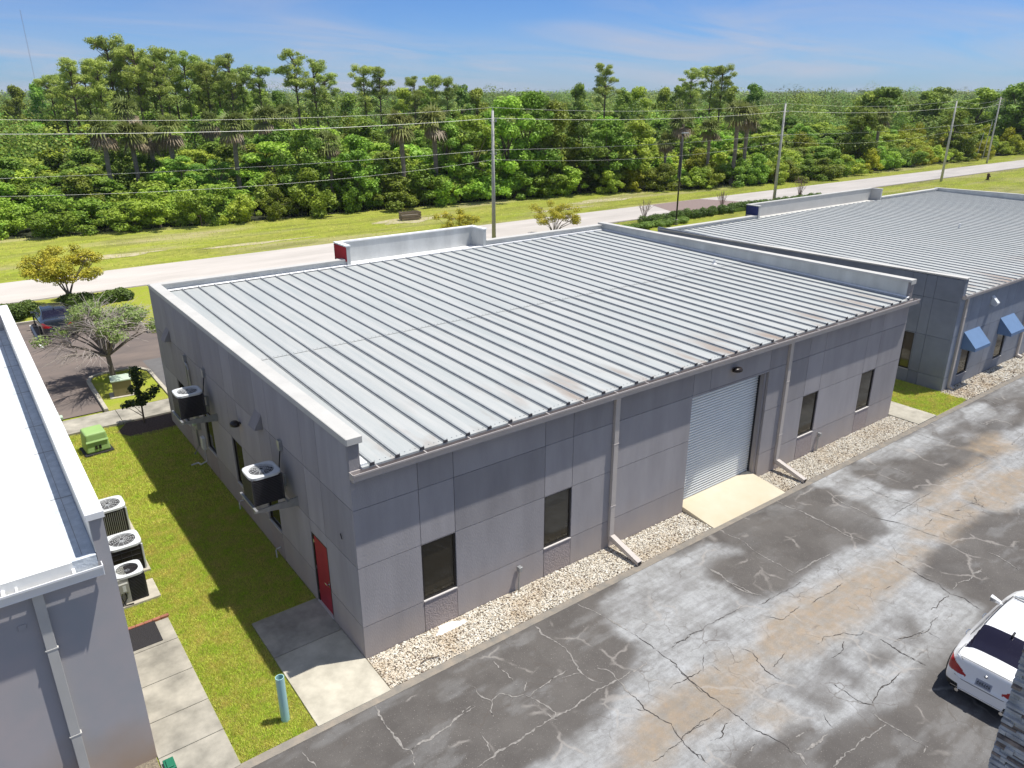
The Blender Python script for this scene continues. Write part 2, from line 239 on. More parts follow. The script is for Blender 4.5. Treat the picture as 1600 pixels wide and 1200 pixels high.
# ------------------------------------------------------------ helpers
def tag(o,label=None,cat=None,group=None,kind=None):
    if label: o['label']=label
    if cat: o['category']=cat
    if group: o['group']=group
    if kind: o['kind']=kind
    return o
def empty(name,loc=(0,0,0),rz=0.0):
    o=bpy.data.objects.new(name,None); COL.objects.link(o); o.location=loc; o.rotation_euler=(0,0,rz); o.empty_display_size=0.3; return o
class MB:
    def __init__(s): s.v=[]; s.f=[]; s.mi=[]; s.m=0
    def add(s,vs,fs):
        k=len(s.v); s.v+= [tuple(p) for p in vs]; s.f+=[tuple(i+k for i in f) for f in fs]; s.mi+=[s.m]*len(fs); return s
    def box(s,x0,x1,y0,y1,z0,z1):
        return s.add([(x0,y0,z0),(x1,y0,z0),(x1,y1,z0),(x0,y1,z0),(x0,y0,z1),(x1,y0,z1),(x1,y1,z1),(x0,y1,z1)],[(3,2,1,0),(4,5,6,7),(0,1,5,4),(1,2,6,5),(2,3,7,6),(3,0,4,7)])
    def prism(s,prof,axis,a,b):
        """closed profile (list of 2D points) swept along axis from a to b"""
        n=len(prof)
        def P(p,t): return {'x':(t,p[0],p[1]),'y':(p[0],t,p[1]),'z':(p[0],p[1],t)}[axis]
        return s.add([P(p,a) for p in prof]+[P(p,b) for p in prof],[tuple(range(n))[::-1],tuple(range(n,2*n))]+[(i,(i+1)%n,(i+1)%n+n,i+n) for i in range(n)])
    def tube(s,pts,r,n=8,cap=True):
        pts=[Vector(p) for p in pts]; k=len(s.v); rs=r if isinstance(r,(list,tuple)) else [r]*len(pts)
        for i,p in enumerate(pts):
            t=(pts[min(i+1,len(pts)-1)]-pts[max(i-1,0)]).normalized()
            a=t.cross(Vector((0,0,1)) if abs(t.z)<0.95 else Vector((1,0,0))).normalized(); b=t.cross(a)
            for j in range(n):
                w=2*math.pi*j/n; s.v.append(tuple(p+(a*math.cos(w)+b*math.sin(w))*rs[i]))
        for i in range(len(pts)-1):
            for j in range(n):
                s.f.append((k+i*n+j,k+i*n+(j+1)%n,k+(i+1)*n+(j+1)%n,k+(i+1)*n+j)); s.mi.append(s.m)
        if cap:
            s.f.append(tuple(k+j for j in range(n))[::-1]); s.mi.append(s.m); e=k+(len(pts)-1)*n; s.f.append(tuple(e+j for j in range(n))); s.mi.append(s.m)
        return s
    def xf(s,Mx): s.v=[tuple(Mx@Vector(p)) for p in s.v]; return s
    def each(s,name,ms,parent=None,**k):
        """build every separate piece of this collection as an object of its own"""
        p=list(range(len(s.v)))
        def f(i):
            while p[i]!=i: p[i]=p[p[i]]; i=p[i]
            return i
        for fc in s.f:
            for i in fc[1:]: p[f(i)]=f(fc[0])
        g={}
        for fc in s.f: g.setdefault(f(fc[0]),[]).append(fc)
        out=[]
        for fl in g.values():
            ids=sorted({i for fc in fl for i in fc}); mp={i:j for j,i in enumerate(ids)}; b=MB(); b.add([s.v[i] for i in ids],[tuple(mp[i] for i in fc) for fc in fl]); out.append(b.build(name,ms,parent,**k))
        return out
    def build(s,name,ms,parent=None,smooth=False,bevel=0,loc=None,seg=2):
        me=bpy.data.meshes.new(name); me.from_pydata(s.v,[],s.f)
        if not isinstance(ms,(list,tuple)): ms=[ms]
        for m in ms: me.materials.append(m)
        if len(ms)>1: me.polygons.foreach_set('material_index',s.mi)
        bm=bmesh.new(); bm.from_mesh(me); bmesh.ops.recalc_face_normals(bm,faces=bm.faces); bm.to_mesh(me); bm.free()
        if smooth: me.shade_smooth()
        o=bpy.data.objects.new(name,me); COL.objects.link(o)
        if loc: o.location=loc
        if parent: o.parent=parent
        if bevel:
            b=o.modifiers.new('bevel','BEVEL'); b.width=bevel; b.segments=seg; b.limit_method='ANGLE'
        return o
def npmesh(name,V,F,m,parent=None,nside=4,loc=None):
    """fast mesh of many equal-sided faces"""
    me=bpy.data.meshes.new(name); V=np.asarray(V,dtype=np.float32).reshape(-1,3); F=np.asarray(F,dtype=np.int32).reshape(-1,nside)
    me.vertices.add(len(V)); me.vertices.foreach_set('co',V.ravel()); me.loops.add(F.size); me.loops.foreach_set('vertex_index',F.ravel())
    me.polygons.add(len(F)); me.polygons.foreach_set('loop_start',np.arange(0,F.size,nside,dtype=np.int32)); me.update(calc_edges=True)
    me.materials.append(m); o=bpy.data.objects.new(name,me); COL.objects.link(o)
    if parent: o.parent=parent
    if loc: o.location=loc
    return o
def poly(name,pts,z,m,parent=None,kind='structure',thick=0):
    b=MB(); n=len(pts)
    if thick: b.add([(x,y,z-thick) for x,y in pts]+[(x,y,z) for x,y in pts],[tuple(range(n,2*n))]+[(i,(i+1)%n,(i+1)%n+n,i+n) for i in range(n)])
    else: b.add([(x,y,z) for x,y in pts],[tuple(range(n))])
    o=b.build(name,m,parent)
    if not parent and kind: tag(o,kind=kind)
    return o
def rect(x0,x1,y0,y1): return [(x0,y0),(x1,y0),(x1,y1),(x0,y1)]
def vnoise(x,y,seed=0):
    r=np.random.default_rng(seed).random((256,256)); xi=np.floor(x).astype(int); yi=np.floor(y).astype(int); fx=x-xi; fy=y-yi
    fx=fx*fx*(3-2*fx); fy=fy*fy*(3-2*fy); g=lambda a,b:r[a%256,b%256]
    return (g(xi,yi)*(1-fx)+g(xi+1,yi)*fx)*(1-fy)+(g(xi,yi+1)*(1-fx)+g(xi+1,yi+1)*fx)*fy
def fbm(x,y,s,o=5,seed=0):
    t=0;a=1;w=0
    for i in range(o): t=t+a*vnoise(x*s,y*s,seed+i); w+=a; a*=0.55; s*=2.03
    return t/w
def sdpoly(X,Y,P):
    d=np.full(X.shape,1e9); ins=np.zeros(X.shape,bool); n=len(P)
    for i in range(n):
        ax,ay=P[i]; bx,by=P[(i+1)%n]; ex,ey=bx-ax,by-ay; L2=ex*ex+ey*ey+1e-9
        t=np.clip(((X-ax)*ex+(Y-ay)*ey)/L2,0,1); d=np.minimum(d,np.hypot(X-ax-t*ex,Y-ay-t*ey))
        c=((ay>Y)!=(by>Y))&(X<(bx-ax)*(Y-ay)/((by-ay)+1e-12)+ax); ins^=c
    return np.where(ins,d,-d)
ST_light=[[(1.24,-5.02),(2.98,-4.81),(4.2,-4.45),(5.08,-4.1),(5.55,-3.68),(5.64,-2.65),(6.05,-1.82),(6.98,-1.65),(7.15,-1.15),(8.01,-1.26),(9.28,-1.58),(10.51,-1.75),(10.84,-2.43),(9.77,-2.35),(8.97,-2.79),(9.07,-3.58),(9.39,-4.17),(10.25,-4.47),(11.46,-4.4),(13.02,-4.4),(14.79,-4.64),(15.39,-4.78),(16.27,-3.79),(16.36,-3.35),(16.47,-2.09),(16.33,-1.25),(16.67,-0.67),(17.64,-0.4),(18.68,-0.74),(18.16,-1.8),(18.03,-3.27),(18.59,-4.08),(21.05,-4.23),(24.12,-4.25),(26.73,-4.36),(20.67,-6.61),(19.16,-5.87),(16.61,-5.83),(14.89,-5.9),(13.81,-6.25),(13.78,-7.13),(13.88,-8.06),(12.81,-8.81),(11.93,-8.29),(10.77,-8.25),(9.7,-8.15),(8.66,-8.18),(7.74,-8.17),(6.95,-7.9),(6.83,-7.37),(5.72,-7.19),(4.97,-6.94),(3.92,-7.13)],[(19.23,-0.14),(20.74,-0.57),(21.92,-1.46),(24.04,-1.41),(23.51,-2.66),(20.95,-2.45),(19.28,-1.65)],[(27.2,-1.49),(28.84,-1.83),(27.77,-2.78),(25.89,-2.57)],[(24.89,-3.71),(29.05,-3.74),(27.47,-4.32),(24.87,-4.4)]]
ST_tan=[[(2.41,-5.99),(3.52,-5.32),(4.25,-5.09),(5.64,-5.17),(6.91,-5.07),(8.01,-5.19),(8.71,-4.96),(9.63,-4.7),(10.73,-4.84),(12.52,-5.09),(13.94,-5.26),(15.34,-5.4),(15.52,-5.87),(14.3,-6.05),(12.6,-6.25),(10.96,-6.35),(9.78,-6.52),(8.73,-6.31),(7.68,-6.06),(6.65,-6.18),(5.67,-6.23),(4.6,-6.24),(3.73,-6.31),(2.91,-6.37)],[(15.68,-5.22),(16.79,-4.77),(18.2,-4.74),(19.05,-5.12),(18.91,-5.78),(17.82,-6.01),(16.36,-5.95)],[(19.63,-4.86),(21.62,-4.84),(23.81,-5.45),(21.71,-6.22),(19.7,-6.13),(19.25,-5.63)],[(23.41,-3.3),(25.12,-3.15),(25.88,-3.42),(24.96,-4.47),(23.45,-4.41)],[(6.05,-6.79),(6.56,-6.83),(6.63,-7.11),(5.99,-7.07)],[(17.66,-4.33),(20.3,-4.13),(23.04,-4.03),(23.02,-4.47),(20.18,-4.62),(17.79,-4.68)]]
ST_dark=[[(8.37,-6.71),(9.03,-6.8),(9.03,-7.6),(8.54,-7.84),(8.3,-7.55)],[(7.26,-6.76),(7.99,-7.11),(7.98,-7.66),(7.41,-7.77),(7.15,-7.16)],[(11.3,-6.76),(12.01,-6.98),(11.78,-7.58),(11.18,-7.72),(11.14,-7.1)],[(9.27,-6.99),(10.19,-7.12),(10.23,-7.57),(9.57,-7.61)],[(7.44,-4.16),(7.86,-4.32),(7.85,-4.77),(7.47,-4.93),(7.22,-4.54)],[(10.79,-7.28),(11.41,-7.61),(11.37,-7.81),(10.87,-7.64)],[(4.56,-6.94),(5.61,-7.11),(5.59,-7.51),(4.83,-7.82),(4.03,-7.21)],[(6.95,-7.9),(7.66,-8.22),(6.96,-8.33),(6.42,-7.93)]]
ST_damp=[[(14.3,-2.05),(16.26,-2.21),(16.43,-3.91),(15.62,-4.96),(12.96,-4.23),(10.02,-4.12),(10.01,-2.62),(10.66,-1.87)],[(20.13,-2.16),(23.11,-2.36),(23.04,-4.03),(20.55,-4.02),(19.0,-3.44)]]
CR_pale=[[(3.95,-1.37),(4.0,-1.64),(3.94,-1.9),(4.02,-2.18),(4.05,-2.63),(3.91,-3.08),(3.82,-3.41),(3.83,-3.68),(3.9,-3.92),(4.03,-4.0)],[(0.36,-4.16),(0.87,-4.11),(1.28,-4.11),(1.57,-4.12),(1.99,-4.08),(2.41,-4.1),(2.84,-4.14),(3.3,-4.11),(3.86,-4.08),(4.33,-4.12),(4.78,-4.13),(5.28,-4.11)],[(2.34,-3.18),(2.43,-3.42),(2.51,-3.72),(2.5,-4.06)],[(2.34,-3.18),(2.07,-3.06),(1.93,-2.83),(1.68,-2.86),(1.49,-3.07),(1.4,-3.31)],[(1.63,-2.88),(1.51,-2.61),(1.5,-2.24)],[(2.46,-3.27),(2.75,-3.24),(3.15,-3.17),(3.62,-3.19)],[(3.33,-3.3),(3.8,-3.43)],[(2.42,-1.83),(2.39,-2.2),(2.41,-2.61),(2.38,-2.84)],[(2.61,-2.89),(2.34,-3.18)],[(4.17,-3.48),(4.37,-3.76),(4.33,-4.12),(4.27,-4.38),(4.25,-4.7)],[(0.49,-2.88),(0.86,-2.82),(1.25,-2.8)],[(0.92,-3.47),(0.79,-4.0)],[(5.37,-1.36),(5.56,-1.91),(5.67,-2.51),(5.77,-3.09)],[(2.39,-3.92),(2.47,-4.2)],[(-0.5,-1.39),(-0.59,-2.01),(-0.59,-2.44),(-0.59,-2.86),(-0.48,-2.99),(-0.62,-3.37)],[(-0.48,-2.99),(-0.11,-2.96),(0.34,-2.93),(0.86,-2.82),(1.26,-2.78)],[(-2.29,-1.68),(-2.25,-2.0),(-2.21,-2.23)],[(-1.36,-1.43),(-0.96,-1.39),(-0.51,-1.42)],[(8.09,-8.16),(8.04,-8.51),(8.06,-8.85),(8.05,-9.05),(8.11,-9.36)],[(8.1,-9.3),(7.84,-9.36)],[(5.7,-7.59),(5.84,-7.87),(5.67,-8.16)],[(5.87,-7.92),(6.33,-7.92),(6.98,-7.92)],[(6.08,-8.47),(6.68,-8.43),(7.37,-8.49),(8.0,-8.53)],[(4.9,-7.19),(5.35,-7.18)],[(6.14,-7.56),(6.52,-7.61)],[(9.43,-3.14),(9.38,-3.55),(9.45,-3.92),(9.64,-4.19)],[(11.34,-1.69),(11.42,-2.25),(11.28,-2.78),(11.25,-3.38),(11.25,-3.75),(11.22,-4.16)],[(9.4,-1.29),(9.44,-1.71),(9.5,-1.98)],[(9.51,-2.36),(9.52,-2.95),(9.41,-3.28),(9.51,-3.69),(9.5,-4.09)],[(14.3,-1.37),(14.24,-1.91),(14.36,-2.28),(14.3,-2.79),(14.3,-3.41)],[(11.22,-4.16),(11.98,-4.15),(12.98,-4.22)],[(14.32,-2.27),(14.3,-2.79),(14.27,-3.29),(14.21,-3.94),(14.26,-4.37)],[(16.13,-2.15),(15.9,-2.79),(15.93,-3.27),(15.84,-3.8)],[(23.34,-1.38),(23.26,-2.29),(23.56,-3.15)],[(29.35,-1.47),(29.05,-2.45),(29.26,-3.18)],[(19.95,-4.05),(21.18,-4.21),(22.7,-4.27),(23.81,-4.39)],[(26.34,-2.08),(26.43,-2.86),(27.39,-3.05)],[(19.68,-2.4),(19.68,-3.07)],[(25.06,-4.28),(26.76,-4.13)],[(17.44,-1.77),(17.61,-2.41)],[(16.7,-6.93),(16.69,-7.31),(16.45,-7.87)],[(13.91,-7.15),(14.38,-7.09),(14.82,-7.25),(15.29,-7.17),(15.72,-7.22)],[(10.63,-7.29),(11.03,-7.32),(11.21,-7.52),(11.58,-7.52),(11.73,-7.6)]]
CR_dark=[[(5.75,-3.12),(5.78,-3.58),(5.76,-4.13),(5.79,-4.56),(5.68,-4.95),(5.62,-5.28),(5.59,-5.59)],[(4.25,-4.65),(4.24,-4.91),(4.19,-5.16),(4.24,-5.48),(4.3,-5.8),(4.2,-6.1),(4.13,-6.46),(4.13,-6.8)],[(5.78,-4.11),(6.37,-4.1),(6.82,-4.07),(7.32,-4.15)],[(4.2,-6.15),(4.52,-6.13),(4.89,-6.17)],[(4.01,-4.94),(4.17,-5.17)],[(4.08,-6.21),(3.68,-6.17),(3.3,-6.18)],[(4.98,-5.04),(5.34,-5.01),(5.68,-5.04),(6.13,-5.09)],[(5.75,-4.5),(5.65,-5.02),(5.64,-5.36),(5.62,-5.7),(5.63,-6.13),(5.66,-6.49),(5.6,-6.83),(5.72,-7.19),(5.78,-7.5),(5.72,-7.76)],[(5.63,-6.13),(5.19,-6.14),(4.58,-6.12),(4.17,-6.18),(3.9,-6.16)],[(4.15,-6.19),(4.12,-6.48),(4.2,-6.66),(4.11,-6.98)],[(4.3,-5.8),(4.17,-6.18)],[(6.17,-4.12),(6.58,-4.11),(7.16,-4.14),(7.6,-4.13),(8.15,-4.15),(8.84,-4.18)],[(7.44,-5.05),(7.56,-5.42),(7.42,-5.66),(7.3,-5.97),(7.29,-6.28),(7.35,-6.46)],[(7.54,-6.02),(8.0,-5.96),(8.29,-5.9)],[(8.94,-4.75),(9.2,-5.14),(9.74,-5.11),(10.11,-5.05)],[(10.25,-5.24),(10.63,-5.19),(11.28,-5.25),(11.93,-5.2)],[(9.08,-6.21),(9.54,-6.19),(9.99,-6.35),(10.26,-6.66),(10.67,-6.6)],[(8.9,-6.67),(9.34,-6.69),(9.87,-6.48)],[(10.5,-7.03),(10.45,-7.46),(10.43,-7.86),(10.49,-8.21)],[(8.17,-7.08),(8.19,-7.46),(8.15,-7.79),(8.28,-8.04),(8.87,-7.91),(9.37,-7.95),(9.8,-7.92)],[(7.2,-7.54),(7.08,-7.67),(6.98,-7.92)],[(10.79,-7.28),(11.22,-7.46),(11.78,-7.58)],[(6.59,-4.76),(6.11,-5.14)],[(6.44,-5.12),(6.45,-5.39)],[(9.23,-4.39),(10.25,-4.47),(11.21,-4.48)],[(4.65,-6.54),(4.9,-6.63),(5.23,-6.45),(5.38,-6.5)],[(15.84,-3.8),(16.02,-4.25),(16.21,-4.65),(16.26,-5.15),(16.35,-5.66),(16.43,-6.15)],[(17.53,-2.66),(17.49,-3.17),(17.48,-3.76),(17.68,-4.31)],[(16.29,-4.24),(17.33,-4.21),(18.37,-4.2),(19.11,-4.22)],[(17.64,-4.56),(17.75,-4.91),(17.87,-5.38),(17.89,-5.71)],[(16.6,-5.15),(17.36,-5.05)],[(19.23,-5.25),(19.38,-5.53),(19.3,-5.87)],[(19.86,-5.2),(19.59,-5.4),(19.31,-5.82)],[(18.31,-5.22),(18.59,-5.44)],[(19.98,-6.1),(20.28,-6.04)],[(14.12,-5.42),(14.03,-5.81),(13.98,-6.18),(13.9,-6.51),(13.95,-6.85),(13.74,-7.23),(13.86,-7.52),(13.75,-7.79),(13.67,-8.08)],[(13.74,-7.23),(13.15,-7.22),(12.8,-7.23),(12.56,-7.24)],[(12.65,-7.46),(12.19,-7.49),(11.73,-7.6),(11.32,-7.54)],[(10.48,-7.04),(10.45,-7.35),(10.42,-7.66),(10.47,-8.17)],[(9.67,-7.91),(9.25,-7.95),(8.93,-7.88),(8.61,-7.98),(8.34,-8.03)],[(11.7,-7.61),(11.66,-8.0)],[(12.54,-6.04),(12.87,-6.08)]]
# ------------------------------------------------------------ ground
poly('ground',rect(-3000,6000,-2500,7000),-0.06,M['grass'])
def asphalt():
    xs=np.concatenate([np.linspace(-40,-6,35)[:-1],np.linspace(-6,34,801),np.linspace(34,95,123)[1:]]); ys=np.concatenate([np.linspace(-60,-13,48)[:-1],np.linspace(-13,-1.36,240)])
    X,Y=np.meshgrid(xs,ys); nx,ny=len(xs),len(ys)
    Z=(fbm(X,Y,0.35,3,5)-0.5)*0.03*np.clip((-1.4-Y)/0.6,0,1)
    w=(fbm(X,Y,0.9,5,11)-0.5)*1.1; w2=(fbm(X,Y,2.5,4,31)-0.5)*0.5
    def mask(polys,soft,k=1.0):
        m=np.zeros(X.shape)
        for P in polys: m=np.maximum(m,np.clip(((sdpoly(X,Y,P)+w*0.55*k+w2*0.6*k)/soft)+0.5,0,1))
        return m*m*(3-2*m)
    li=mask(ST_light,0.6,0.9); ta=mask(ST_tan,0.7,1.0); dk=mask(ST_dark,0.6,0.9); dp=mask(ST_damp,0.6)
    far=np.clip((X-13)/6,0,1); ext=np.clip((fbm(X*0.35+3,Y,0.5,5,77)-0.50)*6,0,1)*np.clip((X-14.5)/4,0,1)
    li=np.maximum(li,ext*0.7)
    # the rest of the yard beyond the traced part keeps the same kind of wear
    brush=np.clip((fbm(X*0.8,Y*2.2,1.1,6,91)-0.54)*9,0,1)
    trk=np.clip((fbm(X*0.12,Y,2.2,4,19)-.5)*3,-.35,.35)
    li=np.clip(li*(0.78+0.4*fbm(X,Y,1.3,5,3)+trk*.8)*(1-0.75*dk)+0.22*brush*(1-dp*0.6),0,1)
    me=bpy.data.meshes.new('asphalt_yard'); V=np.stack([X,Y,Z],-1).reshape(-1,3); i=np.arange(nx*ny).reshape(ny,nx)
    F=np.stack([i[:-1,:-1],i[:-1,1:],i[1:,1:],i[1:,:-1]],-1).reshape(-1,4)
    o=npmesh('asphalt_yard',V,F,asphalt_mat()); tag(o,kind='structure')
    at=o.data.color_attributes.new('wear','FLOAT_COLOR','POINT'); c=np.stack([li,ta*(1-0.5*dk),dp,np.ones_like(li)],-1).astype(np.float32); at.data.foreach_set('color',c.ravel()); o.data.shade_smooth()
def asphalt_mat():
    m=bpy.data.materials.new('worn_asphalt'); m.use_nodes=True; nt=m.node_tree; N=nt.nodes; L=nt.links; b=N['Principled BSDF']; b.inputs['Roughness'].default_value=0.93; b.inputs['Specular IOR Level'].default_value=0.2
    g=N.new('ShaderNodeNewGeometry'); pos=g.outputs['Position']
    def noise(s,d=6,r=0.6):
        n=N.new('ShaderNodeTexNoise'); n.inputs['Scale'].default_value=s; n.inputs['Detail'].default_value=d; n.inputs['Roughness'].default_value=r; L.new(pos,n.inputs['Vector']); return n.outputs[0]
    def mr(src,a,b_,c=0,d=1):
        k=N.new('ShaderNodeMapRange'); k.inputs[1].default_value=a; k.inputs[2].default_value=b_; k.inputs[3].default_value=c; k.inputs[4].default_value=d; L.new(src,k.inputs[0]); return k.outputs[0]
    def mix(f,a,b_):
        k=N.new('ShaderNodeMix'); k.data_type='RGBA'
        if isinstance(f,(int,float)): k.inputs['Factor'].default_value=f
        else: L.new(f,k.inputs['Factor'])
        for q,s in ((a,'A'),(b_,'B')):
            if isinstance(q,tuple): k.inputs[s].default_value=(*q,1)
            else: L.new(q,k.inputs[s])
        return k.outputs['Result']
    def mul(a,b_):
        k=N.new('ShaderNodeMath'); k.operation='MULTIPLY'; L.new(a,k.inputs[0])
        if isinstance(b_,float): k.inputs[1].default_value=b_
        else: L.new(b_,k.inputs[1])
        return k.outputs[0]
    at=N.new('ShaderNodeAttribute'); at.attribute_name='wear'; sp=N.new('ShaderNodeSeparateColor'); L.new(at.outputs['Color'],sp.inputs[0])
    base=mix(mr(noise(0.7),0.35,0.65),(0.095,0.087,0.082),(0.135,0.125,0.117))
    base=mix(mr(noise(5,8,0.7),0.55,0.72,0,0.4),base,(0.17,0.158,0.15))
    brk=mr(noise(4.5,8,.75),0.36,0.56,0.62,1.0); st=N.new('ShaderNodeMapping'); st.inputs['Scale'].default_value=(.5,3.5,1); L.new(pos,st.inputs[0]); sn=N.new('ShaderNodeTexNoise'); sn.inputs['Scale'].default_value=1.6; sn.inputs['Detail'].default_value=8; sn.inputs['Roughness'].default_value=.7; L.new(st.outputs[0],sn.inputs['Vector']); brk=mul(brk,mr(sn.outputs[0],0.38,0.58,0.72,1.0))
    c=mix(mul(sp.outputs[0],brk),base,mix(mr(noise(1.3,7),0.35,0.65),(0.43,0.44,0.45),(0.34,0.345,0.345)))
    c=mix(mul(mul(sp.outputs[1],0.8),mr(noise(3.2,8,.7),.34,.6,.5,1.0)),c,mix(mr(noise(2.5,8),0.35,0.65),(0.37,0.275,0.18),(0.28,0.235,0.18)))
    c=mix(mr(noise(70,3,0.8),0.35,0.7,0,0.35),c,(0.06,0.055,0.05))
    c=mix(mr(noise(38,2,0.5),0.66,0.74,0,0.5),c,(0.45,0.42,0.38))
    # alligator cracks: fine network, only in weathered parts
    wn=N.new('ShaderNodeTexNoise'); wn.inputs['Scale'].default_value=3; wn.inputs['Detail'].default_value=4; L.new(pos,wn.inputs['Vector'])
    va=N.new('ShaderNodeVectorMath'); va.operation='MULTIPLY_ADD'; L.new(wn.outputs['Color'],va.inputs[0]); va.inputs[1].default_value=(0.35,0.35,0); L.new(pos,va.inputs[2])
    vo=N.new('ShaderNodeTexVoronoi'); vo.feature='DISTANCE_TO_EDGE'; vo.inputs['Scale'].default_value=1.5; L.new(va.outputs[0],vo.inputs['Vector'])
    e=mr(vo.outputs['Distance'],0.006,0.02,1,0); part=mr(noise(0.8,3),0.5,0.62)
    k=mul(mul(e,part),0.55); c=mix(k,c,(0.10,0.085,0.075))
    vo2=N.new('ShaderNodeTexVoronoi'); vo2.feature='DISTANCE_TO_EDGE'; vo2.inputs['Scale'].default_value=0.8; L.new(va.outputs[0],vo2.inputs['Vector'])
    e2=mr(vo2.outputs['Distance'],0.008,0.035,1,0); part2=mr(noise(0.55,3),0.53,0.6); c=mix(mul(mul(e2,part2),0.45),c,(0.36,0.335,0.31))
    L.new(c,b.inputs['Base Color'])
    bp=N.new('ShaderNodeBump'); bp.inputs['Strength'].default_value=0.35; bp.inputs['Distance'].default_value=0.02; L.new(noise(55,4,0.7),bp.inputs['Height']); L.new(bp.outputs[0],b.inputs['Normal'])
    return m
asphalt()
def cracks(name,lines,wid,m,z,seed):
    r=np.random.default_rng(seed); V=[];F=[]
    for ln in lines:
        pts=[np.array(ln[0],float)]
        for a,b in zip(ln[:-1],ln[1:]):
            a=np.array(a,float);b=np.array(b,float); n=max(2,int(np.hypot(*(b-a))/0.05)); d=(b-a)/(np.hypot(*(b-a))+1e-9); nn=np.array([-d[1],d[0]])
            off=0
            for i in range(1,n+1):
                off=off*0.8+r.normal()*0.012
                pts.append(a+(b-a)*i/n+nn*off*(1 if i<n else 0))
        pts=np.array(pts); k=len(V); n=len(pts)
        if n<3: continue
        t=np.gradient(pts,axis=0); t/=np.linalg.norm(t,axis=1,keepdims=True)+1e-9; nn=np.stack([-t[:,1],t[:,0]],1)
        w=wid*(0.35+0.9*np.abs(np.convolve(r.normal(size=n+6),np.ones(7)/3.2,'valid')[:n])); w*=np.clip(np.minimum(np.arange(n),np.arange(n)[::-1])/4,0.15,1)
        for p,q,ww in zip(pts,nn,w):
            j=r.normal(size=2)*wid*0.18; zz=z+(float(fbm(np.array([p[0]]),np.array([p[1]]),0.35,3,5)[0])-0.5)*0.03*min(1,max(0,(-1.4-p[1])/0.6))
            V.append((p[0]+q[0]*(ww/2+j[0]),p[1]+q[1]*(ww/2+j[0]),zz)); V.append((p[0]-q[0]*(ww/2+j[1]),p[1]-q[1]*(ww/2+j[1]),zz))
        F+=[(k+2*i,k+2*i+1,k+2*i+3,k+2*i+2) for i in range(n-1)]
    tag(npmesh(name,V,F,m),kind='structure')
cracks('pale_crack_filler',CR_pale,0.031,M['crackpale'],0.006,3)
cracks('open_cracks',CR_dark,0.0125,M['crackdark'],0.010,4)
# edging between the yard and the beds
poly('concrete_edging',rect(-40,95,-1.44,-1.22),0.012,M['soil'],thick=0.06)
# lawn between the left and the middle building, beds, walks
poly('lawn',rect(-4.72,0,-1.22,18.45),-0.015,M['lawnbase'])
poly('lawn_east',rect(25.75,28.75,-1.22,17.7),-0.016,M['lawnbase'])
poly('east_walk',rect(24.22,25.72,-1.2,17.7),0.03,M['concrete'],thick=0.09)
def slab(name,x0,x1,y0,y1,m,z=0.03,g=0.012):
    b=MB(); b.box(x0,x1,y0,y1,z-0.12,z); o=b.build(name,m,bevel=0.008); tag(o,kind='structure'); return o
slab('door_walk',-1.76,-0.012,1.33,2.9,M['concrete_dirty'],0.032); slab('door_walk',-1.76,-0.012,-1.27,1.31,M['concrete'],0.034)
for (a,b_) in ((3.5,4.46),(2.2,3.48),(0.98,2.18),(-0.1,0.96),(-1.25,-0.12)): slab('left_walk',-4.7,-3.40,a,b_,M['concrete_dirty'],0.03)
slab('sidewalk',-9,-1.7,18.6,20.2,M['concrete_dirty'],0.05); slab('sidewalk',-1.68,24,18.6,20.2,M['concrete_dirty'],0.05)
poly('front_lot',rect(-22,40,20.6,38),-0.02,M['lotasphalt'])
poly('front_lot_apron',rect(0.75,14,20.6,26.5),-0.014,M['lotgrey'])
poly('road',rect(-600,900,43.9,50.7),0.0,M['road'],thick=0.05)
poly('road_edge',rect(-600,900,43.55,43.9),-0.03,M['soil'])
poly('driveway_crossing',[(60.5,43.6),(75.5,43.6),(72.5,50.6),(63.5,50.6)],0.006,M['roadbrown'])
poly('planting_strip',rect(-22,2.3,38.0,43.55),-0.01,M['lawnbase'])
poly('corner_lawn',[(2.3,31.3),(9,31.3),(9,43.5),(2.3,43.5)],0.02,M['lawnbase'],thick=0.08)
def kerb(name,pts,w=0.16,h=0.13):
    b=MB()
    P=[Vector((*p,0)) for p in pts]
    for i in range(len(P)-1):
        d=(P[i+1]-P[i]).normalized(); n=Vector((-d.y,d.x,0))*w/2; a=P[i]; c=P[i+1]-d*0.004
        b.add([a-n+Vector((0,0,-.05)),c-n+Vector((0,0,-.05)),c+n+Vector((0,0,-.05)),a+n+Vector((0,0,-.05)),a-n+Vector((0,0,h)),c-n+Vector((0,0,h)),c+n+Vector((0,0,h)),a+n+Vector((0,0,h))],[(3,2,1,0),(4,5,6,7),(0,1,5,4),(1,2,6,5),(2,3,7,6),(3,0,4,7)])
    o=b.build(name,M['concrete_pad'],bevel=0.015); tag(o,kind='structure')
kerb('island_kerb',[(-2.0,20.35),(-2.0,24.6),(-1.8,25.15),(-1.3,25.4),(-0.2,25.4),(0.35,25.1),(0.62,24.5),(0.62,20.35)])
kerb('lot_kerb',[(-22,37.75),(2.2,37.75)]); kerb('lawn_kerb',[(2.2,37.6),(2.2,31.4),(9,31.25)])
poly('island_lawn',[(-1.92,20.22),(0.54,20.22),(0.54,24.5),(0.3,25.0),(-0.2,25.3),(-1.3,25.3),(-1.75,25.05),(-1.92,24.55)],0.05,M['lawnbase'],thick=0.1)
